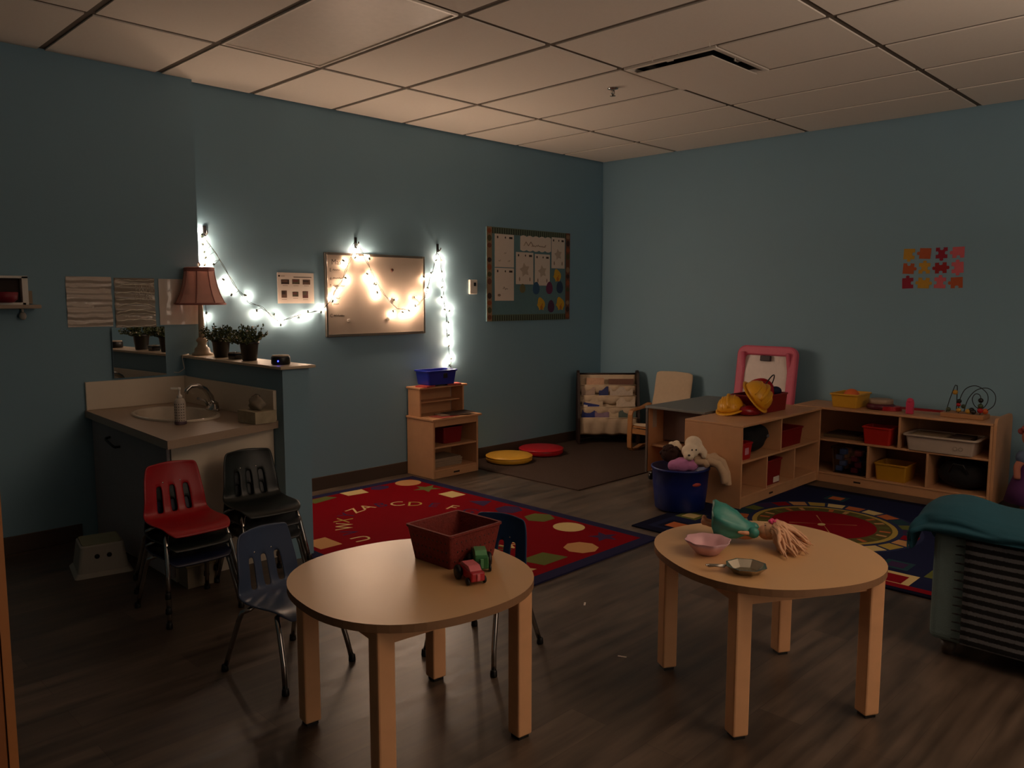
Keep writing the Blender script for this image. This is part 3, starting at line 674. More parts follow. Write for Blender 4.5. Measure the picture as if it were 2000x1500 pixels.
chair('slate', 1.835, 3.53, .0, -4, 'dark grey child chair at the bottom of the stack by the half wall', SG)
chair('slate', 1.835, 3.53, .065, -4, 'dark grey child chair in the middle of the stack by the half wall', SG)
chair('black', 1.835, 3.53, .13, -4, 'black child chair on top of the stack by the half wall', SG)

# ------------------------------------------------------------------ the two tables
def make_table(name, label, x, y, a, zt):
    t = thing(name, label, 'table', (x, y, 0), a)
    n = 72; r = .372; ex = 2.35; pl = []
    for i in range(n):
        q = 2*PI*i/n; c, s = math.cos(q), math.sin(q); k = (abs(c)**ex+abs(s)**ex)**(-1/ex); pl.append((r*k*c, r*k*s))
    MB().prism(pl, zt-.024, zt, TTOP, None, TEDGE).build('tabletop', t, bevel=.003)
    h = .247
    for sx in (-1, 1):
        for sy in (-1, 1):
            lg = MB().b2(sx*h-.028, sx*h+.028, sy*h-.028, sy*h+.028, .012, zt-.0245, TLEG).build('leg', t, bevel=.006)
            MB().b2(sx*h-.02, sx*h+.02, sy*h-.02, sy*h+.02, 0, .0125, BLACKP).build('glide', lg)
    b = MB()
    for sx in (-1, 1):
        b.b2(sx*h-.01, sx*h+.01, -h+.03, h-.03, zt-.075, zt-.0245, TLEG); b.b2(-h+.03, h-.03, sx*h-.01, sx*h+.01, zt-.075, zt-.0245, TLEG)
    b.build('apron', t)
    return t
make_table('round_table', 'low round maple table holding the red basket and toy trucks', 1.525, 1.955, math.radians(-7), .52)
make_table('round_table', 'low round maple table holding the doll, pink bowl and pan', 2.565, 1.275, math.radians(-30), .515)
ZT, ZU = .5205, .5155
# basket
BK = mat('red_woven', '#7c2a22', .75, var=.35, scale=70, bump=.8, bscale=120)
t = thing('storage_basket', 'dark red tapered basket on the round table', 'basket', (1.742, 1.995, ZT), .03)
b = MB(); b.loft([ring(rrect(.205, .18, .008), 0), ring(rrect(.235, .215, .008), .108), ring(rrect(.245, .225, .01), .112), ring(rrect(.245, .225, .01), .119), ring(rrect(.226, .206, .008), .119), ring(rrect(.198, .173, .008), .006)], BK, True, True, False)
b.build('basket', t)
sp = MB()
for i in range(9):
    for k in range(3):
        f = .2+.27*k; sp.ell((-.085+i*.021+(k % 2)*.008, -(.09+.0175*f)-.0005, .118*f), (.003, .0015, .004), BLACKP, n=6, k=4)
        sp.ell((-(.1025+.015*f)-.0005, -.08+i*.02, .118*f), (.0015, .003, .004), BLACKP, n=6, k=4)
sp.build('speckle', t)
o = MB(); q = random.Random(4)
for i in range(26):
    a = q.uniform(0, 2*PI); p = (q.uniform(-.07, .06), q.uniform(-.055, .055), q.uniform(.02, .05)); o.box(p, (q.uniform(.03, .06), q.uniform(.02, .045), .003), mat('foil_grey', '#8d877d', .4, .3), M=Matrix.Translation(p) @ Euler((q.uniform(-.8, .8), q.uniform(-.8, .8), a)).to_matrix().to_4x4() @ Matrix.Translation((-p[0], -p[1], -p[2])))
o.v = [(v[0], v[1], max(v[2], .008)) for v in o.v]
o = o.build('crumpled_foil'); place(o, (1.742, 1.995, ZT)); tag(o, 'crumpled grey foil papers lying in the red basket', 'foil')
def truck(lab, x, y, a, body, cab, L, hh):
    t = thing('toy_truck', lab, 'toy truck', (x, y, ZT), a)
    MB().box((0, .0, .012+hh/2), (.046, L, hh), body).build('body', t, bevel=.005)
    MB().prism([(-L*.36, .011+hh), (L*.42, .011+hh), (L*.30, .024+hh), (-L*.2, .024+hh)], -.019, .019, cab, Matrix(((0, 0, 1, 0), (1, 0, 0, 0), (0, 1, 0, 0), (0, 0, 0, 1)))).build('cab', t, bevel=.004)
    for sx in (-1, 1):
        MB().lathe([(.0001, -.008), (.019, -.008), (.0225, -.004), (.0225, .004), (.019, .008), (.0001, .008)], BLACKP, 18, M=Matrix.Translation((sx*.0325, L*.26, .0225)) @ Matrix.Rotation(PI/2, 4, 'Y')).build('wheel', t)
        MB().lathe([(.0001, -.004), (.010, -.004), (.012, -.002), (.012, .002), (.010, .004), (.0001, .004)], BLACKP, 14, M=Matrix.Translation((sx*.0278, -L*.34, .012)) @ Matrix.Rotation(PI/2, 4, 'Y')).build('wheel', t)
    MB().box((0, -L/2-.002, .012+hh*.5), (.010, .005, hh*.7), cab).build('grille', t, bevel=.001)
truck('green toy truck beside the red basket', 1.722, 1.845, math.radians(-36), mat('toy_green', '#2f7040', .35), mat('toy_green_light', '#63a070', .3), .10, .042)
truck('red toy truck in front of the green one', 1.628, 1.785, math.radians(-20), mat('toy_red', '#b01e2c', .3), mat('toy_red_light', '#d8707a', .3), .115, .03)
# bowl, pan, doll on the second table
t = thing('toy_bowl', 'translucent pink scalloped toy bowl on the round table', 'bowl', (2.395, 1.405, ZU))
PB = mat('pink_bowl', '#e8b9c2', .35, trans=.2)
n = 40; prof = [(.03, 0), (.04, .004), (.06, .028), (.078, .05), (.074, .05), (.056, .028), (.036, .008), (.001, .006)]
MB().loft([[(r*(1+.05*(z > .02)*math.cos(8*2*PI*i/n))*math.cos(2*PI*i/n), r*(1+.05*(z > .02)*math.cos(8*2*PI*i/n))*math.sin(2*PI*i/n), z) for i in range(n)] for r, z in prof], PB, True, False).build('bowl', t)
t = thing('toy_pan', 'small octagonal silver toy pan with a handle on the table', 'pan', (2.315, 1.215, ZU), math.radians(10))
MB().lathe([(.042, 0), (.066, .022), (.068, .024), (.062, .024), (.04, .003), (.0001, .003)], mat('pan_metal', '#b8b2a2', .18, 1.0), 8, smooth=False).build('pan', t)
MB().tube([(-.03, .055, .02), (-.046, .085, .02), (-.05, .105, .018), (-.058, .112, .018), (-.066, .1, .018), (-.058, .085, .02), (-.044, .055, .02)], .0035, STEEL, 8).build('handle', t)
SKIN = mat('doll_skin', '#d39a78', .55)
def doll(lab, loc, rz):
    t = thing('doll', lab, 'doll', loc, rz)           # lies along +x, head at +x
    body = MB().ell((.0, 0, .04), (.05, .032, .028), SKIN).ell((.075, 0, .045), (.03, .028, .028), SKIN, n=18, k=12).ell((.1, 0, .034), (.008, .006, .006), SKIN)
    body.tube([(.05, 0, .04), (.062, 0, .043)], .012, SKIN)
    for s in (-1, 1):
        body.tube([(.035, s*.02, .042), (.0, s*.05, .05), (-.025, s*.055, .052)], [.009, .008, .006], SKIN)
        body.tube([(-.03, s*.014, .04), (-.09, s*.02, .055), (-.14, s*.022, .066)], [.014, .012, .008], SKIN)
        body.ell((-.146, s*.022, .072), (.01, .009, .014), SKIN)
    body.build('body', t, remesh=.004)
    TD = mat('teal_satin', '#3a8a80', .4, var=.1); TL = mat('pale_teal_satin', '#9cc4b8', .4)
    n = 28; rings = []
    for j, (x, r) in enumerate(((.035, .032), (.0, .038), (-.03, .058), (-.07, .074), (-.105, .078), (-.115, .06))):
        rings.append([(x, r*(1+.13*(j > 1)*math.sin(6*2*PI*i/n+j))*math.cos(2*PI*i/n)*1.05, max(.004, .045+(.01*j)+r*.78*(1+.13*(j > 1)*math.sin(6*2*PI*i/n+j))*math.sin(2*PI*i/n))) for i in range(n)])
    d = MB().loft(rings, TD, False, False); d.build('dress', t, solid=.002)
    a = MB()
    for s in (-1, 1): MB().ell((.03, s*.032, .048), (.021, .019, .02), TD).build('sleeve', t)
    a.tube([(.0, .033*math.cos(u), .045+.03*math.sin(u)) for u in [PI*k/8 for k in range(9)]], .005, TL, 6)
    a.prism([(-.02, -.012), (-.1, -.03), (-.1, .03), (-.02, .012)], .083, .086, TL); a.build('sash', t)
    HM = mat('blond_hair', '#d2a583', .7, var=.25, scale=60); h = MB(); q = random.Random(9)
    h.ell((.088, 0, .05), (.03, .034, .031), HM)
    for i in range(150):
        a = q.uniform(-1.5, 1.5); y0 = .033*math.sin(a); z0 = .05+.03*math.cos(a); L = q.uniform(.06, .15); side = q.choice((-1.25, -.9, -.5, .15, .35)); ph = q.uniform(0, 6)
        p = []
        for k in range(7):
            f = k/6; x_ = .088+.02*math.cos(a)*(1-f)+L*f*math.cos(side)+.006*math.sin(f*8+ph); y_ = y0+L*f*math.sin(side)*1.0+.007*math.cos(f*9+ph); p.append((x_, y_, max(.006, z0*(1-f)**1.3+.02*math.sin(PI*f)*(i % 3)/2+.008)))
        h.tube(p, [.0045, .006, .0065, .006, .005, .004, .0015], HM, 5)
    h.build('hair', t)
    f = MB(); fm = mat('pink_flower', '#e0457e', .6)
    for i in range(9): f.ell((.1+.013*math.cos(i*.7), .004+.013*math.sin(i*.7), .083+.004*(i % 2)), (.008, .008, .006), fm, n=8, k=6)
    f.build('hair_flower', t)
    e = MB()
    for s in (-1, 1): e.ell((.07, s*.0105, .0722), (.0022, .0035, .0022), BLACKP, n=8, k=6)
    e.build('eye', t)
doll('princess doll with blond hair and a teal dress lying on the table', (2.60, 1.375, ZU), math.radians(-62))
for x, y, lab, a in ((2.745, 2.237, 'tiny white paper scrap on the floor between the tables', .6), (2.429, 1.788, 'tiny grey crumb of paper on the floor near the doll table', 2.)):
    o = MB().box((0, 0, .0012), (.034, .008, .002), PAPER, a).build('paper_scrap'); place(o, (x, y, 0.0002)); tag(o, lab, 'paper scrap')

# ------------------------------------------------------------------ rugs
RUGR = mat('rug_red', '#780512', .95, var=.12, scale=300, bump=.4, bscale=500, spec=.05)
def pile(n, c): return mat('pile_'+n, c, .95, var=.12, scale=300, spec=.05)
RN, RT, RC, RG, RP, RO, RY = pile('navy', '#262643'), pile('tan', '#b98a5c'), pile('cream', '#c9b27c'), pile('green', '#5d6434'), pile('purple', '#3b2a4a'), pile('orange', '#b3643c'), pile('yellow', '#a68f4a')
b = MB(); b.b2(2.20, 3.815, 2.56, 4.86, .0, .009, RN)
b.prism(rect(2.275, 3.74, 2.635, 4.785), .009, .0096, RUGR)
zz = .0101
shp = [(ellp(.1, .095, 24, 3.646, 4.70), RT), (starp(.11, 5, .42, 3.63, 4.46, .4), RG), (rect(3.58, 3.71, 4.12, 4.27), RC), ([(3.58, 3.80), (3.72, 3.86), (3.60, 3.97)], RP), (ellp(.095, .095, 6, 3.64, 3.62), RP), (ellp(.10, .10, 6, 3.64, 3.345), RG), (ellp(.095, .1, 24, 3.613, 3.075), RC), (starp(.095, 5, .42, 3.605, 2.80, 1.), RP), (ellp(.1, .1, 8, 3.355, 2.765), RT), ([(2.99, 2.71), (3.18, 2.71), (3.14, 2.86), (2.95, 2.86)], RG), ([(2.78, 2.70), (2.92, 2.70), (2.85, 2.84)], RC),
       ([(3.10, 4.68), (3.26, 4.66), (3.28, 4.78), (3.10, 4.79)], RC), (ellp(.08, .06, 6, 3.40, 4.72), RP), ([(2.82, 4.66), (3.02, 4.70), (2.98, 4.78), (2.80, 4.76)], RG), (rect(2.31, 2.45, 3.77, 3.95), RT), (ellp(.09, .09, 20, 2.37, 4.3), RC), (starp(.1, 5, .42, 2.38, 3.4, .2), RG), (ellp(.09, .09, 6, 2.37, 3.0), RP)]
for p, m in shp: b.flat(p, zz, m)
LCOL = [RC, RP, RC, RY, RP, RC, RP, RC, RG, RC, RP, RY, RC, RG, RC, RP, RC, RY, RC, RP, RC, RP, RC, RY, RP, RC]
for i, ch in enumerate('ABCDEFGHIJKLMNOPQRSTUVWXYZ'):
    a = PI/2-2*PI*(i+.0)/26; x, y = 3.01+.43*math.cos(a), 3.70+.635*math.sin(a)
    M = Matrix.Translation((x, y, zz)) @ Matrix.Rotation(a-PI/2, 4, 'Z') @ Matrix.Translation((0, -.05, 0))
    text(b, ch, .15, LCOL[i], M)
o = b.build('alphabet_rug'); tag(o, 'red alphabet rug with coloured shapes and a navy border', 'rug')
b = MB(); b.b2(4.385, 6.22, 3.645, 4.985, 0, .008, mat('brown_rug', '#3a281c', .95, var=.3, scale=160, bump=.6, bscale=220)); o = b.build('brown_rug'); tag(o, 'plain dark brown rug in the reading corner', 'rug')
b = MB(); X1, X2, Y1, Y2 = 3.92, 5.72, .98, 2.83; CX, CY = 4.77, 2.0
DN, RRD, RBL, RTE = pile('dark_navy', '#15172b'), pile('deep_red', '#7c101d'), pile('dusk_blue', '#2c3352'), pile('teal_dark', '#27424a')
b.b2(X1, X2, Y1, Y2, 0, .009, DN)
b.prism(rect(X1+.07, X2-.07, Y1+.07, Y2-.07), .009, .0094, pile('indigo', '#1e2340'))
zz = .0098
b.flat(ellp(.56, .56, 48, CX, CY), zz, RBL)
tiles = [RO, RT, RG, RC, RRD, RTE, RY, RP]
for i in range(26):
    a = 2*PI*i/26; k = 2*PI/26*.42
    b.flat([(CX+r*math.cos(a+d), CY+r*math.sin(a+d)) for r, d in ((.45, -k), (.54, -k), (.54, k), (.45, k))], zz+.0004, tiles[(i*3) % 8])
b.flat(ellp(.42, .42, 48, CX, CY), zz+.0003, RY); b.flat(ellp(.39, .39, 48, CX, CY), zz+.0006, pile('olive', '#57502f'))
for i in range(24):
    a = 2*PI*i/24; b.flat([(CX+r*math.cos(a+d), CY+r*math.sin(a+d)) for r, d in ((.32, -.04), (.38, -.04), (.38, .04), (.32, .04))], zz+.0008, (RT, RO, RG)[i % 3])
b.flat(ellp(.305, .305, 48, CX, CY), zz+.001, RRD)
b.flat(ellp(.03, .022, 12, CX-.02, CY), zz+.0014, RC)
for i in range(4):
    a = i*PI/2+.6; b.flat([(CX, CY), (CX+.2*math.cos(a-.02), CY+.2*math.sin(a-.02)), (CX+.2*math.cos(a+.02), CY+.2*math.sin(a+.02))], zz+.0012, RT)
for (x, y, s, m, m2) in ((4.11, 2.63, .085, DN, RO), (4.36, 2.68, .075, RG, RC), (4.09, 2.38, .07, RTE, RY), (4.08, 1.35, .1, RC, RRD), (4.08, 1.08, .05, RRD, RRD), (4.28, 1.16, .08, RG, RY), (5.45, 2.62, .09, RP, RO), (5.2, 2.66, .07, RBL, RT), (5.5, 1.4, .12, RRD, RRD), (5.46, 2.2, .07, RTE, RO), (4.05, 1.7, .07, RBL, RT), (4.3, 1.40, .07, RTE, RP), (4.6, 1.2, .09, RBL, RO), (5.0, 1.15, .08, RG, RC)):
    b.flat(rect(x-s, x+s, y-s, y+s), zz, m); b.flat(rect(x-s*.62, x+s*.62, y-s*.62, y+s*.62), zz+.0004, m2)
b.flat(rect(3.955, 4.01, 1.05, 1.55), zz+.0004, RRD)
o = b.build('play_rug'); tag(o, 'dark navy play rug with a red circle ringed by coloured tiles', 'rug')
ZR = .0105
def cushion(lab, x, y, m, z):
    t = thing('floor_cushion', lab, 'cushion', (x, y, z), 0, 'round floor cushions')
    MB().lathe([(.15, 0), (.185, .003), (.198, .012), (.200, .03), (.198, .048), (.188, .058), (.1, .061), (.0001, .062)], m, 48).build('cover', t)
    MB().tube([(.199*math.cos(2*PI*i/40), .199*math.sin(2*PI*i/40), .048) for i in range(40)], .004, m, 6, closed=True).build('piping', t)
cushion('round yellow floor cushion beside the low shelf', 4.765, 4.735, mat('yellow_vinyl', '#e8b034', .4), .0085)
cushion('round red floor cushion behind the yellow one', 5.205, 4.765, mat('red_vinyl', '#b5121f', .38), .0085)

# ------------------------------------------------------------------ small stepped shelf on the back wall
t = thing('stepped_shelf', 'stepped maple shelf unit under the end of the fairy lights', 'shelf', (4.11, 4.84, 0))
def panels(t, specs, bev=.003):
    for n, a in specs: MB().b2(*a, WOOD).build(n, t, bevel=bev)
w, y0, y1 = .236, -.168, .158
panels(t, [('side_panel', (-w, -w+.018, y0, y1, 0, .455)), ('side_panel', (w-.018, w, y0, y1, 0, .455)), ('back_panel', (-w+.018, w-.018, y1-.012, y1, .0, .70)), ('shelf', (-w+.018, w-.018, y0+.004, y1-.012, .055, .07)), ('shelf', (-w+.018, w-.018, y0+.004, y1-.012, .235, .25)),
           ('kick_panel', (-w+.018, w-.018, y0, y0+.015, .0, .055)), ('rail', (-w+.018, w-.018, y0, y0+.015, .405, .455)), ('top_panel', (-w-.012, w+.03, y0-.014, y1, .455, .471)),
           ('side_panel', (-w+.004, -w+.02, -.0, y1-.012, .471, .688)), ('side_panel', (w-.018, w-.002, -.0, y1-.012, .471, .688)), ('shelf', (-w+.02, w-.018, .035, y1-.012, .57, .582)), ('top_panel', (-w-.006, w+.02, -.02, y1, .688, .702))])
MB().box((-.0, y0-.0016, .03), (.06, .003, .012), BLACKP).build('handle_slot', t)
def bin_thing(lab, loc, rz, w, d, h, m, grp=None, name='storage_bin', cat='bin', lbl=None, lip=.012, taper=.86):
    t = thing(name, lab, cat, loc, rz, grp)
    tub(w, d, h, m, lip, .004, taper).build('tub', t, bevel=.002, seg=1)
    if lbl: MB().box((lbl[0], -(d/2)*(taper+(1-taper)*lbl[1]/h)-.0012, lbl[1]), (lbl[2], .002, lbl[3]), lbl[4]).build('label', t)
    return t
t = bin_thing('blue plastic bin on top of the stepped shelf', (4.085, 4.885, .7165), -.05, .285, .175, .115, BLUEP, lbl=(.03, .07, .04, .04, BLACKP), taper=.9)
for x, y, a, lab in ((3.955, 4.86, .3, 'small red card under the left end of the blue bin'), (4.235, 4.86, -.4, 'small red card under the right end of the blue bin')):
    o = MB().box((0, 0, .006), (.12, .11, .012), mat('red_card', '#b8443c', .6), a).build('card'); place(o, (x, y, .7025)); tag(o, lab, 'card', 'red cards under the blue bin')
PPR = mat('art_paper', '#9a8672', .75)
for i, (x, y, a, m, dx) in enumerate(((4.05, 4.745, .15, mat('red_art_card', '#a84f46', .7), .2), (4.15, 4.765, -.25, PPR, .26), (4.20, 4.755, -.1, mat('dark_card', '#33261f', .7), .24))):
    o = MB().box((0, 0, 0), (dx, .15, .0025), m).build('art_paper'); place(o, (x, y, .4735+i*.0055+ (.002 if i else 0)), rot=(.0, (-.02 if i else 0), a)); tag(o, ('reddish sheet lying at the front of the stepped shelf', 'tan sheet on the loose papers of the stepped shelf', 'dark brown folder uppermost on the stepped shelf')[i], 'paper', 'papers on the stepped shelf')
bin_thing('dark red bin in the upper compartment of the stepped shelf', (4.13, 4.83, .2505), 0, .2, .2, .13, REDD, taper=.92, lip=.006)
o = MB()
for i in range(6): o.box((.004*((i*7) % 5-2), .003*(i % 3), .006+i*.011), (.30, .22, .010), PPR, .04*((i*5) % 4-1.5))
o = o.build('paper_pile'); place(o, (4.075, 4.845, .0705)); tag(o, 'pile of white paper in the bottom compartment of the stepped shelf', 'paper')

# ------------------------------------------------------------------ reading corner
t = thing('book_rack', 'dark brown sling book rack with cream canvas pockets in the corner', 'book rack', (6.10, 4.72, .0085), math.radians(-45))
for sx in (-1, 1):
    MB().prism([(-.17, 0), (.055, 0), (.055, .66), (.03, .69), (-.03, .70), (-.07, .68), (-.17, .25)], -.011, .011, DARKW, Matrix.Translation((sx*.285, 0, 0)) @ Matrix(((0, 0, 1, 0), (1, 0, 0, 0), (0, 1, 0, 0), (0, 0, 0, 1)))).build('side_panel', t, bevel=.004)
MB().tube([(-.275, .03, .66), (.275, .03, .66)], .009, DARKW).tube([(-.275, .03, .05), (.275, .03, .05)], .009, DARKW).build('dowel', t)
def sling(yf, zt, yb, zb2, low):
    b = MB(); nx = 24; cs = [(yf, zt), (yf-.006, zt-.01), (yf-.004, zt-.05), (yf+.008, low+.02), (yf+.02, low), (yf+.032, low+.02), (yb, zb2-.05), (yb, zb2)]
    vs = [(-.272+.544*i/nx, y+.006*math.sin(i*1.1+k*.6)*(0 < k < 7), z+.004*math.sin(i*.8)*(k > 0)) for k, (y, z) in enumerate(cs) for i in range(nx+1)]
    b.add(vs, [(k*(nx+1)+i, k*(nx+1)+i+1, (k+1)*(nx+1)+i+1, (k+1)*(nx+1)+i) for k in range(7) for i in range(nx)], CANVAS, True)
    b.tube([(-.275, yf, zt), (.275, yf, zt)], .006, CANVAS, 8); b.build('pocket', t, solid=.002)
SL = [(-.045, .555, .028, .655, .47), (-.075, .455, -.02, .53, .37), (-.105, .35, -.05, .43, .26), (-.14, .25, -.08, .33, .085)]
for s in SL: sling(*s)
CT = Matrix.Translation((6.10, 4.72, .0085)) @ Matrix.Rotation(math.radians(-45), 4, 'Z')
def book(x, tier, w, h, th, col, lab, lean=.0, up=.0):
    yf, zt, yb, zb2, low = SL[tier]
    t = thing('picture_book', lab, 'book', CT @ Vector((x, yf+.019, low+.05+up)), 0, 'picture books in the canvas rack')
    t.rotation_euler = (CT.to_3x3() @ Euler((-.12, lean, 0)).to_matrix()).to_euler()
    m = mat('book_'+lab[:26].replace(' ', '_'), col, .55, var=.25, scale=35)
    b = MB(); b.box((0, -th/2, h/2), (w, .003, h), m); b.box((0, th/2, h/2), (w, .003, h), m); b.box((-w/2+.0015, 0, h/2), (.003, th-.003, h), m); b.build('cover', t)
    MB().box((.002, 0, h/2), (w-.008, th-.0035, h-.008), PAPER).build('pages', t)
    if tier == 3 and x < -.2: MB().box((-.055, -th/2-.0024, h-.035), (.04, .001, .024), PAPER).build('sticker', t)
book(-.12, 0, .17, .105, .012, '#c9a184', 'pale peach picture book in the top canvas pocket, left')
book(.13, 0, .24, .095, .012, '#6f4a3c', 'brown speckled picture book in the top canvas pocket, right')
book(-.19, 1, .13, .12, .012, '#b09a8a', 'pale picture book with dark ears in the second pocket')
book(-.04, 1, .09, .125, .014, '#27346b', 'narrow navy picture book in the second pocket')
book(.13, 1, .22, .12, .012, '#c4b6a6', 'wide white picture book in the second pocket')
book(-.15, 2, .2, .125, .012, '#c7b49a', 'cream picture book in the third pocket, left')
book(.17, 2, .18, .15, .012, '#cdbda8', 'white picture book with a dark window in the third pocket, right')
book(-.205, 3, .15, .255, .014, '#20307a', 'blue picture book with a white sticker sticking out of the lowest pocket', .18)
book(-.06, 3, .14, .17, .012, '#8d7890', 'mauve picture book in the lowest pocket')
book(.05, 3, .1, .22, .012, '#c9b798', 'cream picture book standing tall in the lowest pocket')
book(.18, 3, .17, .215, .012, '#5d6f6c', 'green grey picture book in the lowest pocket, right')
# child's armchair
BW_ = mat('bent_birch', '#b07c4c', .4)
t = thing('child_armchair', 'child bentwood armchair with a cream cushion behind the grey topped cart', 'armchair', (6.05, 4.065, .0085), math.radians(-90))   # local -y is its front
for sx in (-1, 1):
    x = sx*.215
    def slab(p, wd=.045, th=.016):
        b = MB(); n = len(p); up = []
        for i in range(n):
            a = Vector((0, *p[min(i+1, n-1)]))-Vector((0, *p[max(i-1, 0)])); a.normalize(); nn = Vector((0, -a.z, a.y))*th/2; c = Vector((0, *p[i]))
            up.append([(x-wd/2, c.y+nn.y, c.z+nn.z), (x+wd/2, c.y+nn.y, c.z+nn.z), (x+wd/2, c.y-nn.y, c.z-nn.z), (x-wd/2, c.y-nn.y, c.z-nn.z)])
        return b.loft(up, BW_, True, True, False)
    slab([(.26, .012), (.0, .03), (-.08, .008), (-.15, .008), (-.172, .03), (-.178, .1), (-.17, .33), (-.155, .362), (-.12, .372), (.02, .385), (.13, .41)]).build('side_frame', t)
MB().box((0, -.165, .185), (.40, .016, .045), BW_).box((0, -.15, .225), (.4, .02, .02), BW_).build('front_rail', t)
MB().tube([(0, -.15, .23), (0, .02, .19), (0, .09, .2), (0, .13, .28), (0, .2, .6), (0, .22, .70)], .012, BW_).box((0, .225, .68), (.3, .015, .05), BW_).build('back_support', t)
b = MB(); nx = 16; cs = [(-.17, .235, .0), (-.16, .255, .03), (.0, .215, .04), (.08, .225, .045), (.125, .32, .045), (.16, .45, .05), (.175, .50, .03), (.19, .57, .05), (.21, .68, .045), (.215, .72, .01)]
top = []; 
for k, (y, z, th) in enumerate(cs):
    pv, nxt = cs[max(k-1, 0)], cs[min(k+1, len(cs)-1)]; d = Vector((0, nxt[0]-pv[0], nxt[1]-pv[1])).normalized(); nn = Vector((0, -d.z, d.y)); r_ = []
    for i in range(nx): 
        a = 2*PI*i/nx; r_.append((.2*math.copysign(abs(math.cos(a))**.4, math.cos(a)), y+nn.y*th*.5*math.sin(a), z+nn.z*th*.5*math.sin(a)))
    top.append(r_)
b.loft(top, CANVAS, True, True); b.build('cushion', t, sub=1)
# cart with the grey top
t = thing('rolling_cart', 'low rolling cart with a grey top and mauve inner panel', 'cart', (0, 0, 0))
MB().b2(5.0, 5.90, 2.985, 3.505, .565, .583, mat('grey_laminate', '#6d6f6d', .45)).build('top', t, bevel=.003)
MB().b2(5.01, 5.88, 3.475, 3.497, .075, .565, WOOD).build('side_panel', t)
MB().b2(5.01, 5.88, 2.995, 3.015, .075, .565, WOOD).build('side_panel', t)
MB().b2(5.21, 5.225, 3.015, 3.475, .30, .565, mat('mauve_board', '#7c675f', .5)).build('inner_panel', t)
MB().b2(5.05, 5.87, 3.015, 3.475, .27, .285, WOOD).b2(5.05, 5.87, 3.015, 3.475, .08, .095, WOOD).build('shelf', t)
MB().box((5.09, 3.4735, .48), (.05, .003, .14), mat('white_strip', '#b3a79a', .5)).build('plastic_strip', t)
MB().b2(5.0, 5.0095, 3.477, 3.495, .07, .565, STEEL).build('edge_strip', t)
for x in (5.035, 5.84):
    for y in (3.06, 3.46):
        c_ = MB().lathe([(.0001, -.011), (.024, -.011), (.028, -.006), (.028, .006), (.024, .011), (.0001, .011)], BLACKP, 18, M=Matrix.Translation((x, y, .0365)) @ Matrix.Rotation(PI/2, 4, 'X')).build('caster', t)
        MB().box((x, y, .07), (.03, .03, .012), STEEL).build('bracket', c_)

# ------------------------------------------------------------------ low storage shelves
def low_shelf(name, label, loc, rz, L, D, H, ups, lows, zs, taller=None):
    t = thing(name, label, 'shelf', loc, rz)      # local x along the length, front at y = 0 facing -y
    sp = [('side_panel', (0, .018, 0, D, 0, H-.016)), ('side_panel', (L-.018, L, 0, D, 0, H-.016)), ('top_panel', (0, L, -.006, D, H-.016, H)), ('back_panel', (.018, L-.018, D-.012, D, .0, H-.016)),
          ('shelf', (.018, L-.018, .004, D-.012, zs, zs+.015)), ('bottom_panel', (.018, L-.018, .004, D-.012, .062, .077)), ('kick_panel', (.018, L-.018, .008, .022, .0, .062))]
    for x in ups: sp.append(('divider', (x-.008, x+.008, .004, D-.012, zs+.015, H-.016)))
    for x in lows: sp.append(('divider', (x-.008, x+.008, .004, D-.012, .077, zs)))
    panels(t, sp)
    MB().box((L*.37, .0065, .033), (.05, .003, .012), mat('brown_mark', '#2a160c', .6)).build('maker_mark', t)
    return t
SA = low_shelf('storage_shelf', 'low maple storage shelf behind the blue tub, end panel towards it', (4.716, 2.535, ZR), 0, 1.215, .435, .56, [.575], [.375, .80], .298)
SB = low_shelf('storage_shelf', 'low maple storage shelf along the right wall', (5.935, 2.76, 0), math.radians(-90), 1.38, .41, .575, [.79], [.58, .985], .318)
MB().prism(rrect(.40, .60, .05, 5, .20, .31), -.009, .009, WOOD, Matrix(((0, 0, 1, 1.391), (1, 0, 0, 0), (0, 1, 0, 0), (0, 0, 0, 1)))).build('end_board', SB, bevel=.003)
# in the first shelf
z1, z2 = ZR+.0775, ZR+.3135
bin_thing('red bin with a pink tag in the upper left of the first low shelf', (4.83, 2.64, z2), 0, .15, .17, .115, RED, lbl=(.0, .06, .05, .05, mat('pink_tag', '#c98a9c', .6)), taper=.9, lip=.006)
t = thing('toy_bag', 'lumpy black toy bag in the upper compartment of the first low shelf', 'bag', (5.09, 2.70, z2))
b = MB().ell((0, 0, .08), (.14, .12, .08), BLACKM).ell((.04, -.04, .13), (.11, .09, .07), BLACKM).ell((-.08, .02, .15), (.09, .1, .055), BLACKM); b.v = [(v[0], v[1], max(.001, v[2])) for v in b.v]; b.build('bag', t, remesh=.012)
MB().tube([(-.06, -.06, .185), (-.03, -.075, .2), (.02, -.07, .2), (.06, -.06, .19)], .005, BLACKP).build('strap', t); MB().ell((.06, -.128, .12), (.018, .006, .012), mat('grey_badge', '#6a6a6e', .5)).build('badge', t)
bin_thing('dark red bin in the upper right compartment of the first low shelf', (5.53, 2.70, z2), 0, .34, .26, .13, REDD, taper=.93, lip=.008)
bin_thing('dark red bin with a white label in the bottom row of the first low shelf', (5.25, 2.68, z1), 0, .21, .24, .18, REDD, lbl=(.035, .03, .085, .04, PAPER), taper=.93, lip=.008)
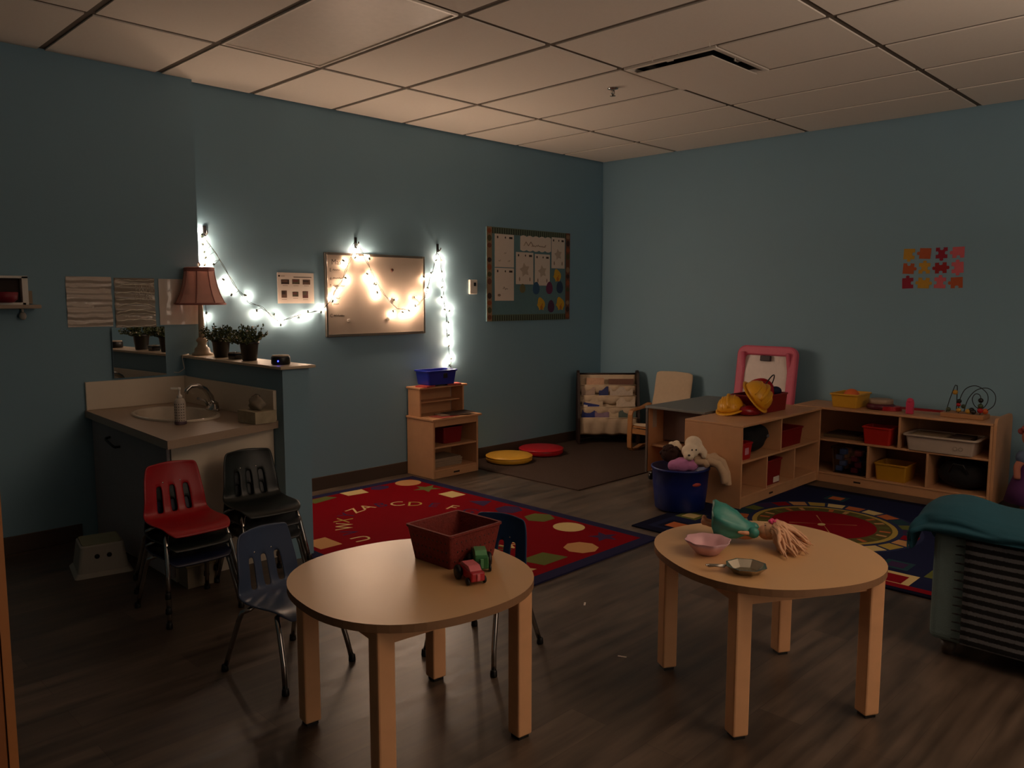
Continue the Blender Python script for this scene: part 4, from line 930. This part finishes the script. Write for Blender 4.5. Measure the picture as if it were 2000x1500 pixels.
# on the first shelf: red crate with dress-up hats
z3 = ZR+.5605
bin_thing('red crate heaped with dress-up hats on the first low shelf', (5.45, 2.80, z3), -.04, .40, .24, .13, mat('crate_red', '#7d0a18', .35), taper=.95, lip=.006)
def helmet(lab, loc, rot, m, ridge=True):
    t = thing('toy_helmet', lab, 'helmet', loc, 0, 'toy helmets on the first low shelf', rot)
    n = 30; prof = [(1.0, 0), (1.0, .25), (.93, .5), (.78, .74), (.5, .92), (.2, .995), (.001, 1.0)]
    b = MB(); b.loft([[(r*.09*math.cos(2*PI*i/n), r*.105*math.sin(2*PI*i/n), .088*z) for i in range(n)] for r, z in prof], m, False, False)
    b.loft([[(q*.09*math.cos(2*PI*i/n), q2*math.sin(2*PI*i/n)*.105-(.018 if k else 0)*(math.sin(2*PI*i/n) < 0), -.004*k) for i in range(n)] for k, (q, q2) in enumerate(((1.0, 1.0), (1.18, 1.22)))], m, False, False)
    b.build('shell', t, solid=.004)
    if ridge:
        MB().tube([(0, -.103*math.cos(a), .010+.087*math.sin(a)) for a in [PI*k/12 for k in range(1, 12)]], .011, m, 8).tube([(.042, -.092*math.cos(a), .010+.075*math.sin(a)) for a in [PI*k/12 for k in range(1, 12)]], .006, m, 8).tube([(-.042, -.092*math.cos(a), .010+.075*math.sin(a)) for a in [PI*k/12 for k in range(1, 12)]], .006, m, 8).build('ridge', t)
    return t
def aim(x, y, z, roll=0): return (Vector((x, y, z)).to_track_quat('Z', 'Y').to_matrix() @ Matrix.Rotation(roll, 3, 'Z')).to_euler()
helmet('yellow toy hard hat lying at the left end of the red crate', (5.15, 2.865, z3+.04), aim(-.25, .1, .95, .8), YEL)
helmet('yellow toy hard hat tilted forward over the front of the red crate', (5.255, 2.73, z3+.122), aim(.21, -.72, .62, 1.9), YEL).scale = (1.22,)*3
t = helmet('red toy fire hat leaning up out of the red crate', (5.55, 2.845, z3+.125), aim(.25, -.35, .9, .4), mat('hat_red', '#a80f1e', .35))
MB().tube([(-.05+.085*math.cos(a)*-.71*1.3, .085*math.cos(a)*.71*1.3, .01+.15*math.sin(a)) for a in [PI*k/14 for k in range(0, 13)]], .0045, BLACKP, 6).build('chin_strap', t)
o = MB().ell((0, 0, .03), (.05, .045, .035), mat('navy_cloth', '#10163a', .8)).build('dress_up_cap'); place(o, (5.62, 2.76, z3+.105)); tag(o, 'small navy cap at the right end of the red crate', 'cap')
o = MB(); n = 24
o.lathe([(.06, .0), (.085, .006), (.10, .03), (.075, .06), (.001, .07)], mat('glossy_red', '#8c0a1a', .25), n, sy=.62); o = o.build('toy_hat'); place(o, (5.19, 2.735, z3+.001), -.5); tag(o, 'glossy red toy hat lying between the two yellow hard hats', 'hat')
# in the second shelf
def onB(l, d, z): return (5.935+d, 2.76-l, z)
w1, w2, w3 = .0775, .3335, .5765
bin_thing('red bin in the upper left compartment of the wall shelf', onB(.63, .10, w2), math.radians(-90), .2, .18, .13, mat('bin_red', '#b32318', .4), taper=.9, lip=.008)
t = thing('game_board', 'flat wooden game board lying in the upper left of the wall shelf', 'board game', onB(.36, .2, w2), 0)
MB().box((0, 0, .013), (.22, .3, .026), mat('board_wood', '#5a4632', .6)).build('box', t); MB().box((.02, .02, .031), (.18, .22, .008), DARKW).build('lid', t)
t = bin_thing('wide white plastic tray bin in the upper right compartment of the wall shelf', onB(1.06, .12, w2), math.radians(-90), .44, .27, .115, mat('tray_white', '#b5a698', .45), lbl=None, taper=.93, lip=.02)
b = MB(); 
for xx in (.10, .135): b.tube([(xx+.012*math.cos(2*PI*i/12), -.132, .045+.012*math.sin(2*PI*i/12)) for i in range(12)], .0015, mat('grey_emboss', '#8f8378', .6), 5, closed=True)
b.build('emblem', t)
for i, (l, dd, s, m, lab) in enumerate(((.98, .10, (.22, .17, .03), mat('tan_card2', '#7d6c55', .8), 'tan cardboard piece lying in the white tray bin, left'), (1.17, .12, (.13, .16, .03), mat('brown_card2', '#3f2f26', .8), 'dark brown piece lying in the white tray bin, right'))):
    o = MB().box((0, 0, .0), s, m, math.radians(-90)).build('card_piece'); place(o, onB(l, dd+.02, w2+.1)); tag(o, lab, 'card')
t = thing('clear_bin', 'clear plastic bin of mixed coloured toys in the lower left compartment of the wall shelf', 'bin', onB(.425, .16, w1), math.radians(-90))
tub(.25, .26, .2, mat('cloudy_plastic', '#e2e4ea', .06, trans=1.), .008, .003, .92).build('tub', t)
q = random.Random(2)
for i in range(16):
    m = [mat('toy_blue', '#5478b4', .5), mat('toy_maroon', '#a03448', .5), mat('toy_tan', '#e8a070', .5), mat('toy_slate', '#8094b0', .5)][i % 4]
    o = MB().box((0, 0, 0), (.052, .05, .04), m).build('toy_block', bevel=.006)
    k, l = i % 4, i//4
    place(o, onB(.425-.085+(k % 2)*.115+.028*(l % 2), .10+.10*(k//2), w1+.03+l*.043), q.uniform(-.2, .2)); tag(o, 'coloured toy block inside the clear plastic bin', 'toy block', 'toy blocks in the clear bin')
bin_thing('yellow bin in the bottom row of the wall shelf', onB(.735, .13, w1), math.radians(-90), .22, .22, .125, mat('bin_mustard', '#b8861e', .45), taper=.92, lip=.008)
t = thing('duffel_bag', 'large black bag in the lower right compartment of the wall shelf', 'bag', onB(1.18, .18, w1))
b = MB().ell((0, 0, .1), (.16, .17, .1), BLACKM).ell((0, .05, .12), (.13, .1, .08), BLACKM).ell((0, -.06, .11), (.13, .1, .09), BLACKM); b.v = [(v[0], v[1], max(.001, v[2])) for v in b.v]; b.build('bag', t, remesh=.014)
MB().tube([(-.155, -.06, .13), (-.165, -.03, .19), (-.16, .03, .19), (-.155, .06, .13)], .007, BLACKP).build('strap', t)
# on the second shelf
bin_thing('yellow bin holding an orange ball on the wall shelf', onB(.36, .20, w3), math.radians(-90), .20, .27, .105, mat('bin_yellow', '#cf9c2c', .42), taper=.9, lip=.01)
o = MB().ell((0, 0, 0), (.06, .06, .06), ORANGE, n=24, k=16).build('toy_ball'); place(o, onB(.37, .19, w3+.075)); tag(o, 'orange ball sitting in the yellow bin', 'ball')
t = thing('toy_drum', 'maroon toy drum with a cream top band on the wall shelf', 'drum', onB(.585, .20, w3))
MB().lathe([(.085, 0), (.1, .008), (.1, .03), (.085, .042)], mat('drum_maroon', '#511026', .4), 28).build('body', t)
MB().lathe([(.082, .042), (.085, .046), (.085, .072), (.08, .076), (.0001, .076)], mat('drum_cream', '#9c8470', .5), 28).build('band', t)
t = thing('toy_guitar', 'red toy guitar lying flat on the wall shelf', 'guitar', onB(.86, .19, w3), math.radians(-88))
MB().prism([(-.21+.09*math.cos(a)*(1-.25*math.sin(a)**2)+0, .075*math.sin(a)) for a in [2*PI*i/28 for i in range(28)]], 0, .03, mat('guitar_red', '#a01525', .35)).build('body', t, bevel=.006)
MB().box((.03, 0, .024), (.32, .03, .016), mat('guitar_neck', '#8a1420', .4)).build('neck', t); MB().prism([(.19, -.02), (.25, -.026), (.25, .026), (.19, .02)], .01, .03, RED).build('headstock', t)
o = MB().box((0, 0, .045), (.03, .05, .09), mat('pink_block', '#c93a5e', .45)).ell((0, 0, .095), (.02, .024, .02), mat('pink_block', '#c93a5e')).build('toy_figure', bevel=.006); place(o, onB(.83, .075, w3)); tag(o, 'upright pink toy piece in front of the red guitar', 'toy')
t = thing('bead_maze', 'wooden bead maze with curled wires on the wall shelf', 'bead maze', onB(1.16, .17, w3), math.radians(-90))
MB().box((0, 0, .016), (.27, .16, .032), mat('maze_wood', '#a87a52', .5)).build('base', t, bevel=.004)
wm = mat('dark_wire', '#1c1f22', .35, .6)
wr1 = [(-.11, -.03, .03), (-.10, -.02, .1), (-.075, 0, .21), (-.065, .005, .215), (-.06, .01, .20), (-.06, .02, .03)]
wr2 = [(-.03, -.04, .03), (-.03, -.03, .12), (.0, -.02, .2), (.06, 0, .225), (.12, .02, .18), (.13, .02, .12), (.1, .02, .07), (.06, .01, .08), (.04, .0, .13), (.06, -.01, .17), (.09, -.01, .16), (.1, -.02, .1), (.1, -.03, .03)]
wr3 = [(-.02, .05, .03), (.0, .05, .12), (.05, .045, .19), (.12, .04, .21), (.17, .03, .17), (.17, .02, .1), (.12, .03, .05), (.11, .04, .03)]
def smooth_path(p, k=5):
    out = []
    for i in range(len(p)-1):
        a, b_, c, d = Vector(p[max(i-1, 0)]), Vector(p[i]), Vector(p[i+1]), Vector(p[min(i+2, len(p)-1)])
        for s in range(k):
            f = s/k; out.append(tuple(.5*((2*b_)+(c-a)*f+(2*a-5*b_+4*c-d)*f*f+(3*b_-a-3*c+d)*f**3)))
    return out+[p[-1]]
w_ = MB()
for p in (wr1, wr2, wr3): w_.tube(smooth_path(p), .0028, wm, 6)
w_.build('wire', t)
for (x, y, z, r, c) in ((-.03, -.038, .115, .016, 'b'), (-.032, -.04, .09, .015, 'r'), (-.07, .003, .17, .018, 'y'), (-.03, -.04, .052, .016, 'y'), (.1, -.03, .13, .017, 'b'), (.1, -.028, .09, .018, 'g'), (.1, -.032, .06, .019, 'r'), (.03, -.045, .05, .018, 'y'), (.05, -.04, .06, .018, 'b'), (.065, -.05, .05, .018, 'b'), (.115, .035, .05, .02, 'o'), (-.1, -.022, .05, .016, 'g'), (-.025, .05, .07, .016, 'g')):
    MB().ell((x, y, z), (r, r, r*.95), {'b': BLACKP, 'r': RED, 'y': mat('bead_yellow', '#b58a2c', .4), 'g': mat('bead_green', '#3c4a30', .4), 'o': ORANGE}[c], n=12, k=8).build('bead', t)
# easel
t = thing('toy_easel', 'pink plastic framed whiteboard easel standing against the right wall', 'easel', (6.10, 3.14, 0), math.radians(-90))   # local -y is the front
TL = Matrix.Rotation(math.radians(-8), 4, 'X')
outer = rrect(.53, .62, .075, 6, 0, .70); inner = rrect(.385, .50, .03, 6, 0, .68)
b = MB(); n = len(outer)
R1 = [(p[0], -.02, p[1]) for p in outer]; R2 = [(p[0], -.02, p[1]) for p in inner]; R0 = [(p[0], .02, p[1]) for p in outer]; R3 = [(p[0], .02, p[1]) for p in inner]
R1b = [(p[0]*.96, -.03, .70+(p[1]-.70)*.96) for p in outer]; R2b = [(p[0]*1.04, -.03, .68+(p[1]-.68)*1.04) for p in inner]
b.loft([R0, R1, R1b, R2b, R2, R3, R0], PINK, False, False, False, TL); b.build('frame', t, bevel=.004)
MB().prism(rrect(.40, .515, .03, 6, 0, .68), -.004, .004, mat('easel_white', '#d8c8c0', .35), TL @ Matrix(((1, 0, 0, 0), (0, 0, -1, -.002), (0, 1, 0, 0), (0, 0, 0, 1)))).build('board', t)
MB().box((.0, -.026, .905), (.09, .03, .045), mat('clip_plum', '#2c1424', .5), 0, TL).build('clip', t, bevel=.004)
for sx in (-1, 1): MB().tube([(sx*.22, .06, .45), (sx*.23, .0, .0125)], .018, PINK, 8).tube([(sx*.2, .08, .95), (sx*.22, .235, .0125)], .016, PINK, 8).build('leg', t)
# blue tub with soft toys
t = thing('storage_tub', 'big round blue plastic tub of soft toys by the low shelf', 'tub', (4.485, 2.85, ZR))
MB().lathe([(.152, 0), (.163, .006), (.178, .15), (.186, .268), (.193, .27), (.193, .282), (.182, .282), (.172, .15), (.154, .01), (.0001, .009)], mat('tub_blue', '#10246e', .42), 44).build('tub', t)
a = math.radians(248); MB().ell((0, 0, 0), (.034, .006, .012), mat('tub_red_label', '#b34438', .5), Matrix.Translation((.181*math.cos(a), .181*math.sin(a), .19)) @ Matrix.Rotation(a+PI/2, 4, 'Z')).build('label', t)
PW = mat('white_plush', '#e6d5bd', .95, bump=.5, bscale=300); PBE = mat('beige_plush', '#cbb092', .95, bump=.5, bscale=300); PPK = mat('pink_plush', '#c07cb0', .95, bump=.5, bscale=300); PBR = mat('dark_plush', '#2f1812', .95, var=.4, scale=60, bump=.8)
def cl(v, o): return tuple(v)
t = thing('plush_dog', 'beige plush dog hanging its legs over the rim of the blue tub', 'soft toy', (4.485, 2.85, ZR))
b = MB().ell((.085, -.06, .335), (.075, .055, .045), PBE, rot=(0, 0, -.6)).ell((.15, -.10, .33), (.05, .045, .04), PBE)
b.tube([(.075, -.13, .345), (.12, -.18, .325), (.145, -.20, .27), (.15, -.205, .215)], [.02, .026, .026, .024], PBE).tube([(.16, -.10, .345), (.205, -.12, .32), (.222, -.14, .25), (.222, -.155, .185)], [.024, .026, .026, .024], PBE)
b.tube([(.0, -.115, .34), (.04, -.165, .34), (.03, -.185, .325)], [.018, .022, .022], PBE).tube([(.17, -.06, .35), (.21, -.055, .355), (.235, -.06, .335)], [.012, .012, .008], PBE)
b.build('body', t, remesh=.008)
h = MB().ell((-.005, -.085, .395), (.052, .048, .042), PW).ell((.045, -.055, .43), (.05, .05, .045), PW).ell((-.04, -.115, .375), (.032, .03, .028), PW).tube([(.06, -.09, .42), (.075, -.11, .385), (.07, -.115, .35)], [.02, .024, .014], PW); h.build('head', t, remesh=.008)
e = MB().ell((-.055, -.135, .385), (.008, .007, .006), INK, n=8, k=6).ell((-.028, -.128, .412), (.005, .004, .005), INK, n=8, k=6).ell((-.0, -.13, .41), (.005, .004, .005), INK, n=8, k=6); e.build('face', t); t.scale = (1.15,)*3; t.location.z = ZR-.058; t.rotation_euler.z = -.3
t = thing('plush_pony', 'pink plush toy with a shaggy dark mane at the left side of the blue tub', 'soft toy', (4.485, 2.85, ZR))
MB().ell((-.085, -.06, .33), (.06, .05, .045), PPK).ell((-.12, -.03, .325), (.04, .035, .035), PPK).ell((-.04, -.10, .325), (.05, .04, .035), PPK).tube([(-.09, -.1, .36), (-.095, -.105, .385)], [.014, .006], PPK).build('body', t, remesh=.008)
b = MB().ell((-.07, .03, .38), (.06, .055, .05), PBR); q = random.Random(8)
for i in range(30): 
    a_, e_ = q.uniform(0, 6.28), q.uniform(0, 1.4); c_ = (-.07+.05*math.cos(a_)*math.cos(e_), .03+.05*math.sin(a_)*math.cos(e_), .38+.045*math.sin(e_)); b.ell(c_, (.018, .016, .014), PBR, n=8, k=6)
b.build('mane', t)
MB().ell((-.02, .05, .43), (.022, .02, .016), PW).ell((.02, .045, .432), (.024, .02, .016), PW).ell((.0, .03, .41), (.04, .03, .03), PW).build('bow', t); t.scale = (1.1,)*3; t.location.z = ZR-.05

# ------------------------------------------------------------------ sofa with throws, rag doll, wooden board
t = thing('toddler_sofa', 'grey teal toddler sofa seen from behind at the right edge', 'sofa', (0, 0, 0))
MB().b2(3.318, 3.43, -.35, .955, .06, .50, TEALG).build('backrest', t, bevel=.03, seg=4)
MB().b2(3.432, 3.86, -.24, .845, .06, .27, TEALG).build('seat', t, bevel=.03, seg=4)
for y in ((.847, .955), (-.35, -.242)): MB().b2(3.432, 3.86, *y, .06, .38, TEALG).build('armrest', t, bevel=.03, seg=4)
for x in (3.37, 3.81):
    for y in (.89, -.28): MB().lathe([(.022, 0), (.03, .058)], mat('sofa_foot', '#4a4038', .5), 14, c=(x, y, 0)).build('leg', t)
def stripe_mat():
    m = mat('striped_knit', '#55585c', .95); nt = m.node_tree; b = nt.nodes['Principled BSDF']
    tc = nt.nodes.new('ShaderNodeTexCoord'); sx = nt.nodes.new('ShaderNodeSeparateXYZ'); nt.links.new(tc.outputs['Object'], sx.inputs[0])
    no = nt.nodes.new('ShaderNodeTexNoise'); no.inputs['Scale'].default_value = 120; nt.links.new(tc.outputs['Object'], no.inputs['Vector'])
    ad = nt.nodes.new('ShaderNodeMath'); ad.operation = 'MULTIPLY_ADD'; ad.inputs[1].default_value = .006; nt.links.new(no.outputs['Fac'], ad.inputs[0]); nt.links.new(sx.outputs['Z'], ad.inputs[2])
    md = nt.nodes.new('ShaderNodeMath'); md.operation = 'MULTIPLY'; md.inputs[1].default_value = 2*PI/.0335; nt.links.new(ad.outputs[0], md.inputs[0])
    sn = nt.nodes.new('ShaderNodeMath'); sn.operation = 'SINE'; nt.links.new(md.outputs[0], sn.inputs[0])
    mr = nt.nodes.new('ShaderNodeMapRange'); mr.inputs['From Min'].default_value = -.05; mr.inputs['From Max'].default_value = .45; nt.links.new(sn.outputs[0], mr.inputs['Value'])
    mx = nt.nodes.new('ShaderNodeMix'); mx.data_type = 'RGBA'; mx.inputs['A'].default_value = lin('#0b0a0c')+[1]; mx.inputs['B'].default_value = lin('#66686c')+[1]
    nt.links.new(mr.outputs['Result'], mx.inputs['Factor']); nt.links.new(mx.outputs['Result'], b.inputs['Base Color'])
    bp = nt.nodes.new('ShaderNodeBump'); bp.inputs['Strength'].default_value = .5; bp.inputs['Distance'].default_value = .004; nt.links.new(no.outputs['Fac'], bp.inputs['Height']); nt.links.new(bp.outputs['Normal'], b.inputs['Normal'])
    return m
t = thing('striped_throw', 'black and grey striped knitted throw hanging down the sofa back', 'throw', (0, 0, 0))
SM = stripe_mat(); b = MB(); ny, nz = 40, 30; vs = []
for k in range(nz+1):
    for i in range(ny+1):
        y = .835-i*1.18/ny; z = .075+k*.43/nz; vs.append((3.309-.006*noise.noise(Vector((y*5, z*5, 1.)))-.003, y, z))
b.add(vs, [(k*(ny+1)+i, k*(ny+1)+i+1, (k+1)*(ny+1)+i+1, (k+1)*(ny+1)+i) for k in range(nz) for i in range(ny)], SM, True)
ny2 = 20
vs = [(3.306+.14*j/4, .835-i*1.18/ny2, .506+.006*(j > 0)) for j in range(5) for i in range(ny2+1)]
b.add(vs, [(j*(ny2+1)+i, j*(ny2+1)+i+1, (j+1)*(ny2+1)+i+1, (j+1)*(ny2+1)+i) for j in range(4) for i in range(ny2)], SM, True)
b.build('knit', t, solid=.006)
f = MB()
for i in range(13): z = .09+i*.0335; f.tube([(3.303, .835, z), (3.305, .85, z-.001), (3.306, .868, z-.003)], [.004, .0035, .002], BLACKM, 6)
f.build('fringe', t)
t = thing('teal_blanket', 'rumpled teal blanket spread over the top of the sofa back', 'blanket', (0, 0, 0))
path = [(3.285, .497), (3.28, .515), (3.29, .535), (3.32, .555), (3.40, .575), (3.50, .585), (3.60, .565), (3.70, .52), (3.74, .46), (3.75, .42)]
ypath = [(1.03, -.17), (1.035, -.13), (1.03, -.09), (1.025, -.05), (1.005, -.02), (.98, -.005), (.955, 0)]+[(.92-i*.03, 0) for i in range(42)]
b = MB(); sub = []; PP = smooth_path([(x, 0, z) for x, z in path], 4); vs = []
for j, (y, dz) in enumerate(ypath):
    for i, p in enumerate(PP):
        f = i/(len(PP)-1); rid = .012*math.sin(16*f+4*noise.noise(Vector((f*2, y*1.5, 0)))*2+y*3)+.022*noise.noise(Vector((f*9, y*2.2, 3.)))+.014*noise.noise(Vector((f*18, y*4, 8.)))
        bunch = .03*math.exp(-((y-.88)/.09)**2)*math.sin(PI*f)
        x = p[0]-(rid*.5 if f < .35 else 0)+(.02*math.sin(j*1.3+f*5) if dz else 0)
        vs.append((min(x, 3.292) if f < .26 and y > -9 and p[2] < .5 else x, y+.012*noise.noise(Vector((f*8, y*3, 5.))), p[2]+dz*(.55 if f < .12 else 1)*(1-.35*math.sin(9*f)**2)+max(-.004, rid)*(1 if f > .25 else .3)+bunch))
n = len(PP)
b.add(vs, [(j*n+i, j*n+i+1, (j+1)*n+i+1, (j+1)*n+i) for j in range(len(ypath)-1) for i in range(n-1)], TEALB, True); b.build('cloth', t, solid=.006, sub=1)
# rag doll by the shelf end
t = thing('rag_doll', 'big rag doll in a purple dress standing beside the wall shelf end', 'doll', (6.02, 1.16, 0), math.radians(-50))
SK = mat('rag_skin', '#a86a58', .9)
b = MB().ell((0, 0, .5), (.075, .07, .075), SK, n=20, k=14).tube([(0, 0, .42), (0, 0, .38), (0, 0, .26)], [.03, .06, .07], SK).ell((0, -.07, .495), (.012, .012, .01), SK)
for s in (-1, 1):
    b.tube([(s*.05, 0, .38), (s*.11, -.02, .31), (s*.12, -.05, .23)], [.028, .024, .022], SK).tube([(s*.04, 0, .26), (s*.05, -.02, .12), (s*.05, -.03, .03)], [.04, .032, .03], SK).ell((s*.05, -.05, .028), (.03, .05, .027), SK)
b.build('body', t, remesh=.01)
MB().lathe([(.15, .07), (.13, .16), (.09, .28), (.072, .33), (.078, .38), (.05, .41)], mat('purple_dress', '#52265e', .85, var=.15), 28).build('dress', t, solid=.004)
b = MB()
for s in (-1, 1): MB().ell((s*.075, -.01, .37), (.04, .035, .045), mat('grey_blue_sleeve', '#4f5f7a', .85)).build('sleeve', t)
b = MB(); q = random.Random(3); HR = mat('coral_yarn', '#a1504c', .9)
for i in range(40):
    a, e = q.uniform(0, 6.28), q.uniform(.1, 1.5)
    if math.sin(a) < -.55 and e < .8: continue
    b.ell((.078*math.cos(a)*math.cos(e), .072*math.sin(a)*math.cos(e), .51+.08*math.sin(e)), (.026, .026, .022), HR, n=8, k=6)
b.build('hair', t)
MB().ell((.0, -.098, .26), (.03, .012, .025), mat('pink_bow', '#b8345e', .7)).build('bow', t)
e = MB()
for s in (-1, 1): e.ell((s*.026, -.066, .512), (.008, .005, .01), BLACKP, n=8, k=6)
e.tube([(-.02, -.071, .468), (0, -.074, .463), (.02, -.071, .468)], .003, RED, 6); e.build('face', t)
# upright wooden board close to the camera on the left
t = thing('wooden_divider', 'upright wooden board edge close by at the lower left', 'divider', (0, 0, 0))
MB().b2(-.28, .326, 1.60, 1.635, .0, 1.32, mat('divider_wood', '#8f562c', .5, var=.15, scale=12)).build('panel', t, bevel=.004)
MB().b2(.327, .3415, 1.598, 1.637, .0, 1.32, mat('divider_lit_edge', '#a86c3a', .45)).build('edge_strip', t)  # lighter than the panel: light on this edge is put into its colour
b = MB().b2(-.29, .3415, 1.52, 1.72, -.0, .03, mat('divider_foot', '#7a4826', .5))
b.build('foot', t, bevel=.004)

# ------------------------------------------------------------------ light and view
sc = bpy.context.scene
wd = bpy.data.worlds.new('world'); sc.world = wd; wd.use_nodes = True
wd.node_tree.nodes['Background'].inputs['Color'].default_value = (.004, .0036, .003, 1)
def area(name, loc, rot, size, energy, col):
    l = bpy.data.lights.new(name, 'AREA'); l.shape = 'RECTANGLE'; l.size, l.size_y = size; l.energy = energy; l.color = col
    o = bpy.data.objects.new(name, l); C.objects.link(o); o.location = loc; o.rotation_euler = rot
area('fill_behind_camera', (2.1, Y0+.05, 1.45), (math.radians(90), 0, 0), (1.4, 2.0), 15.0, (1.0, .72, .53))  # unseen fill added behind the camera; the front wall has no opening
area('ceiling_bounce_fill', (3.0, -.9, 1.75), (math.radians(180), 0, 0), (.5, .5), 72.0, (1.0, .74, .57))  # unseen fill added to bounce light off the ceiling onto upward faces
vs_ = sc.view_settings; vs_.view_transform = 'Standard'; vs_.look = 'None'; vs_.exposure = 0; vs_.gamma = 1
try: vs_.use_curve_mapping = False
except Exception: pass
sc.cycles.use_denoising = True
sc.cycles.max_bounces = 8; sc.cycles.diffuse_bounces = 5; sc.cycles.glossy_bounces = 4; sc.cycles.transmission_bounces = 6
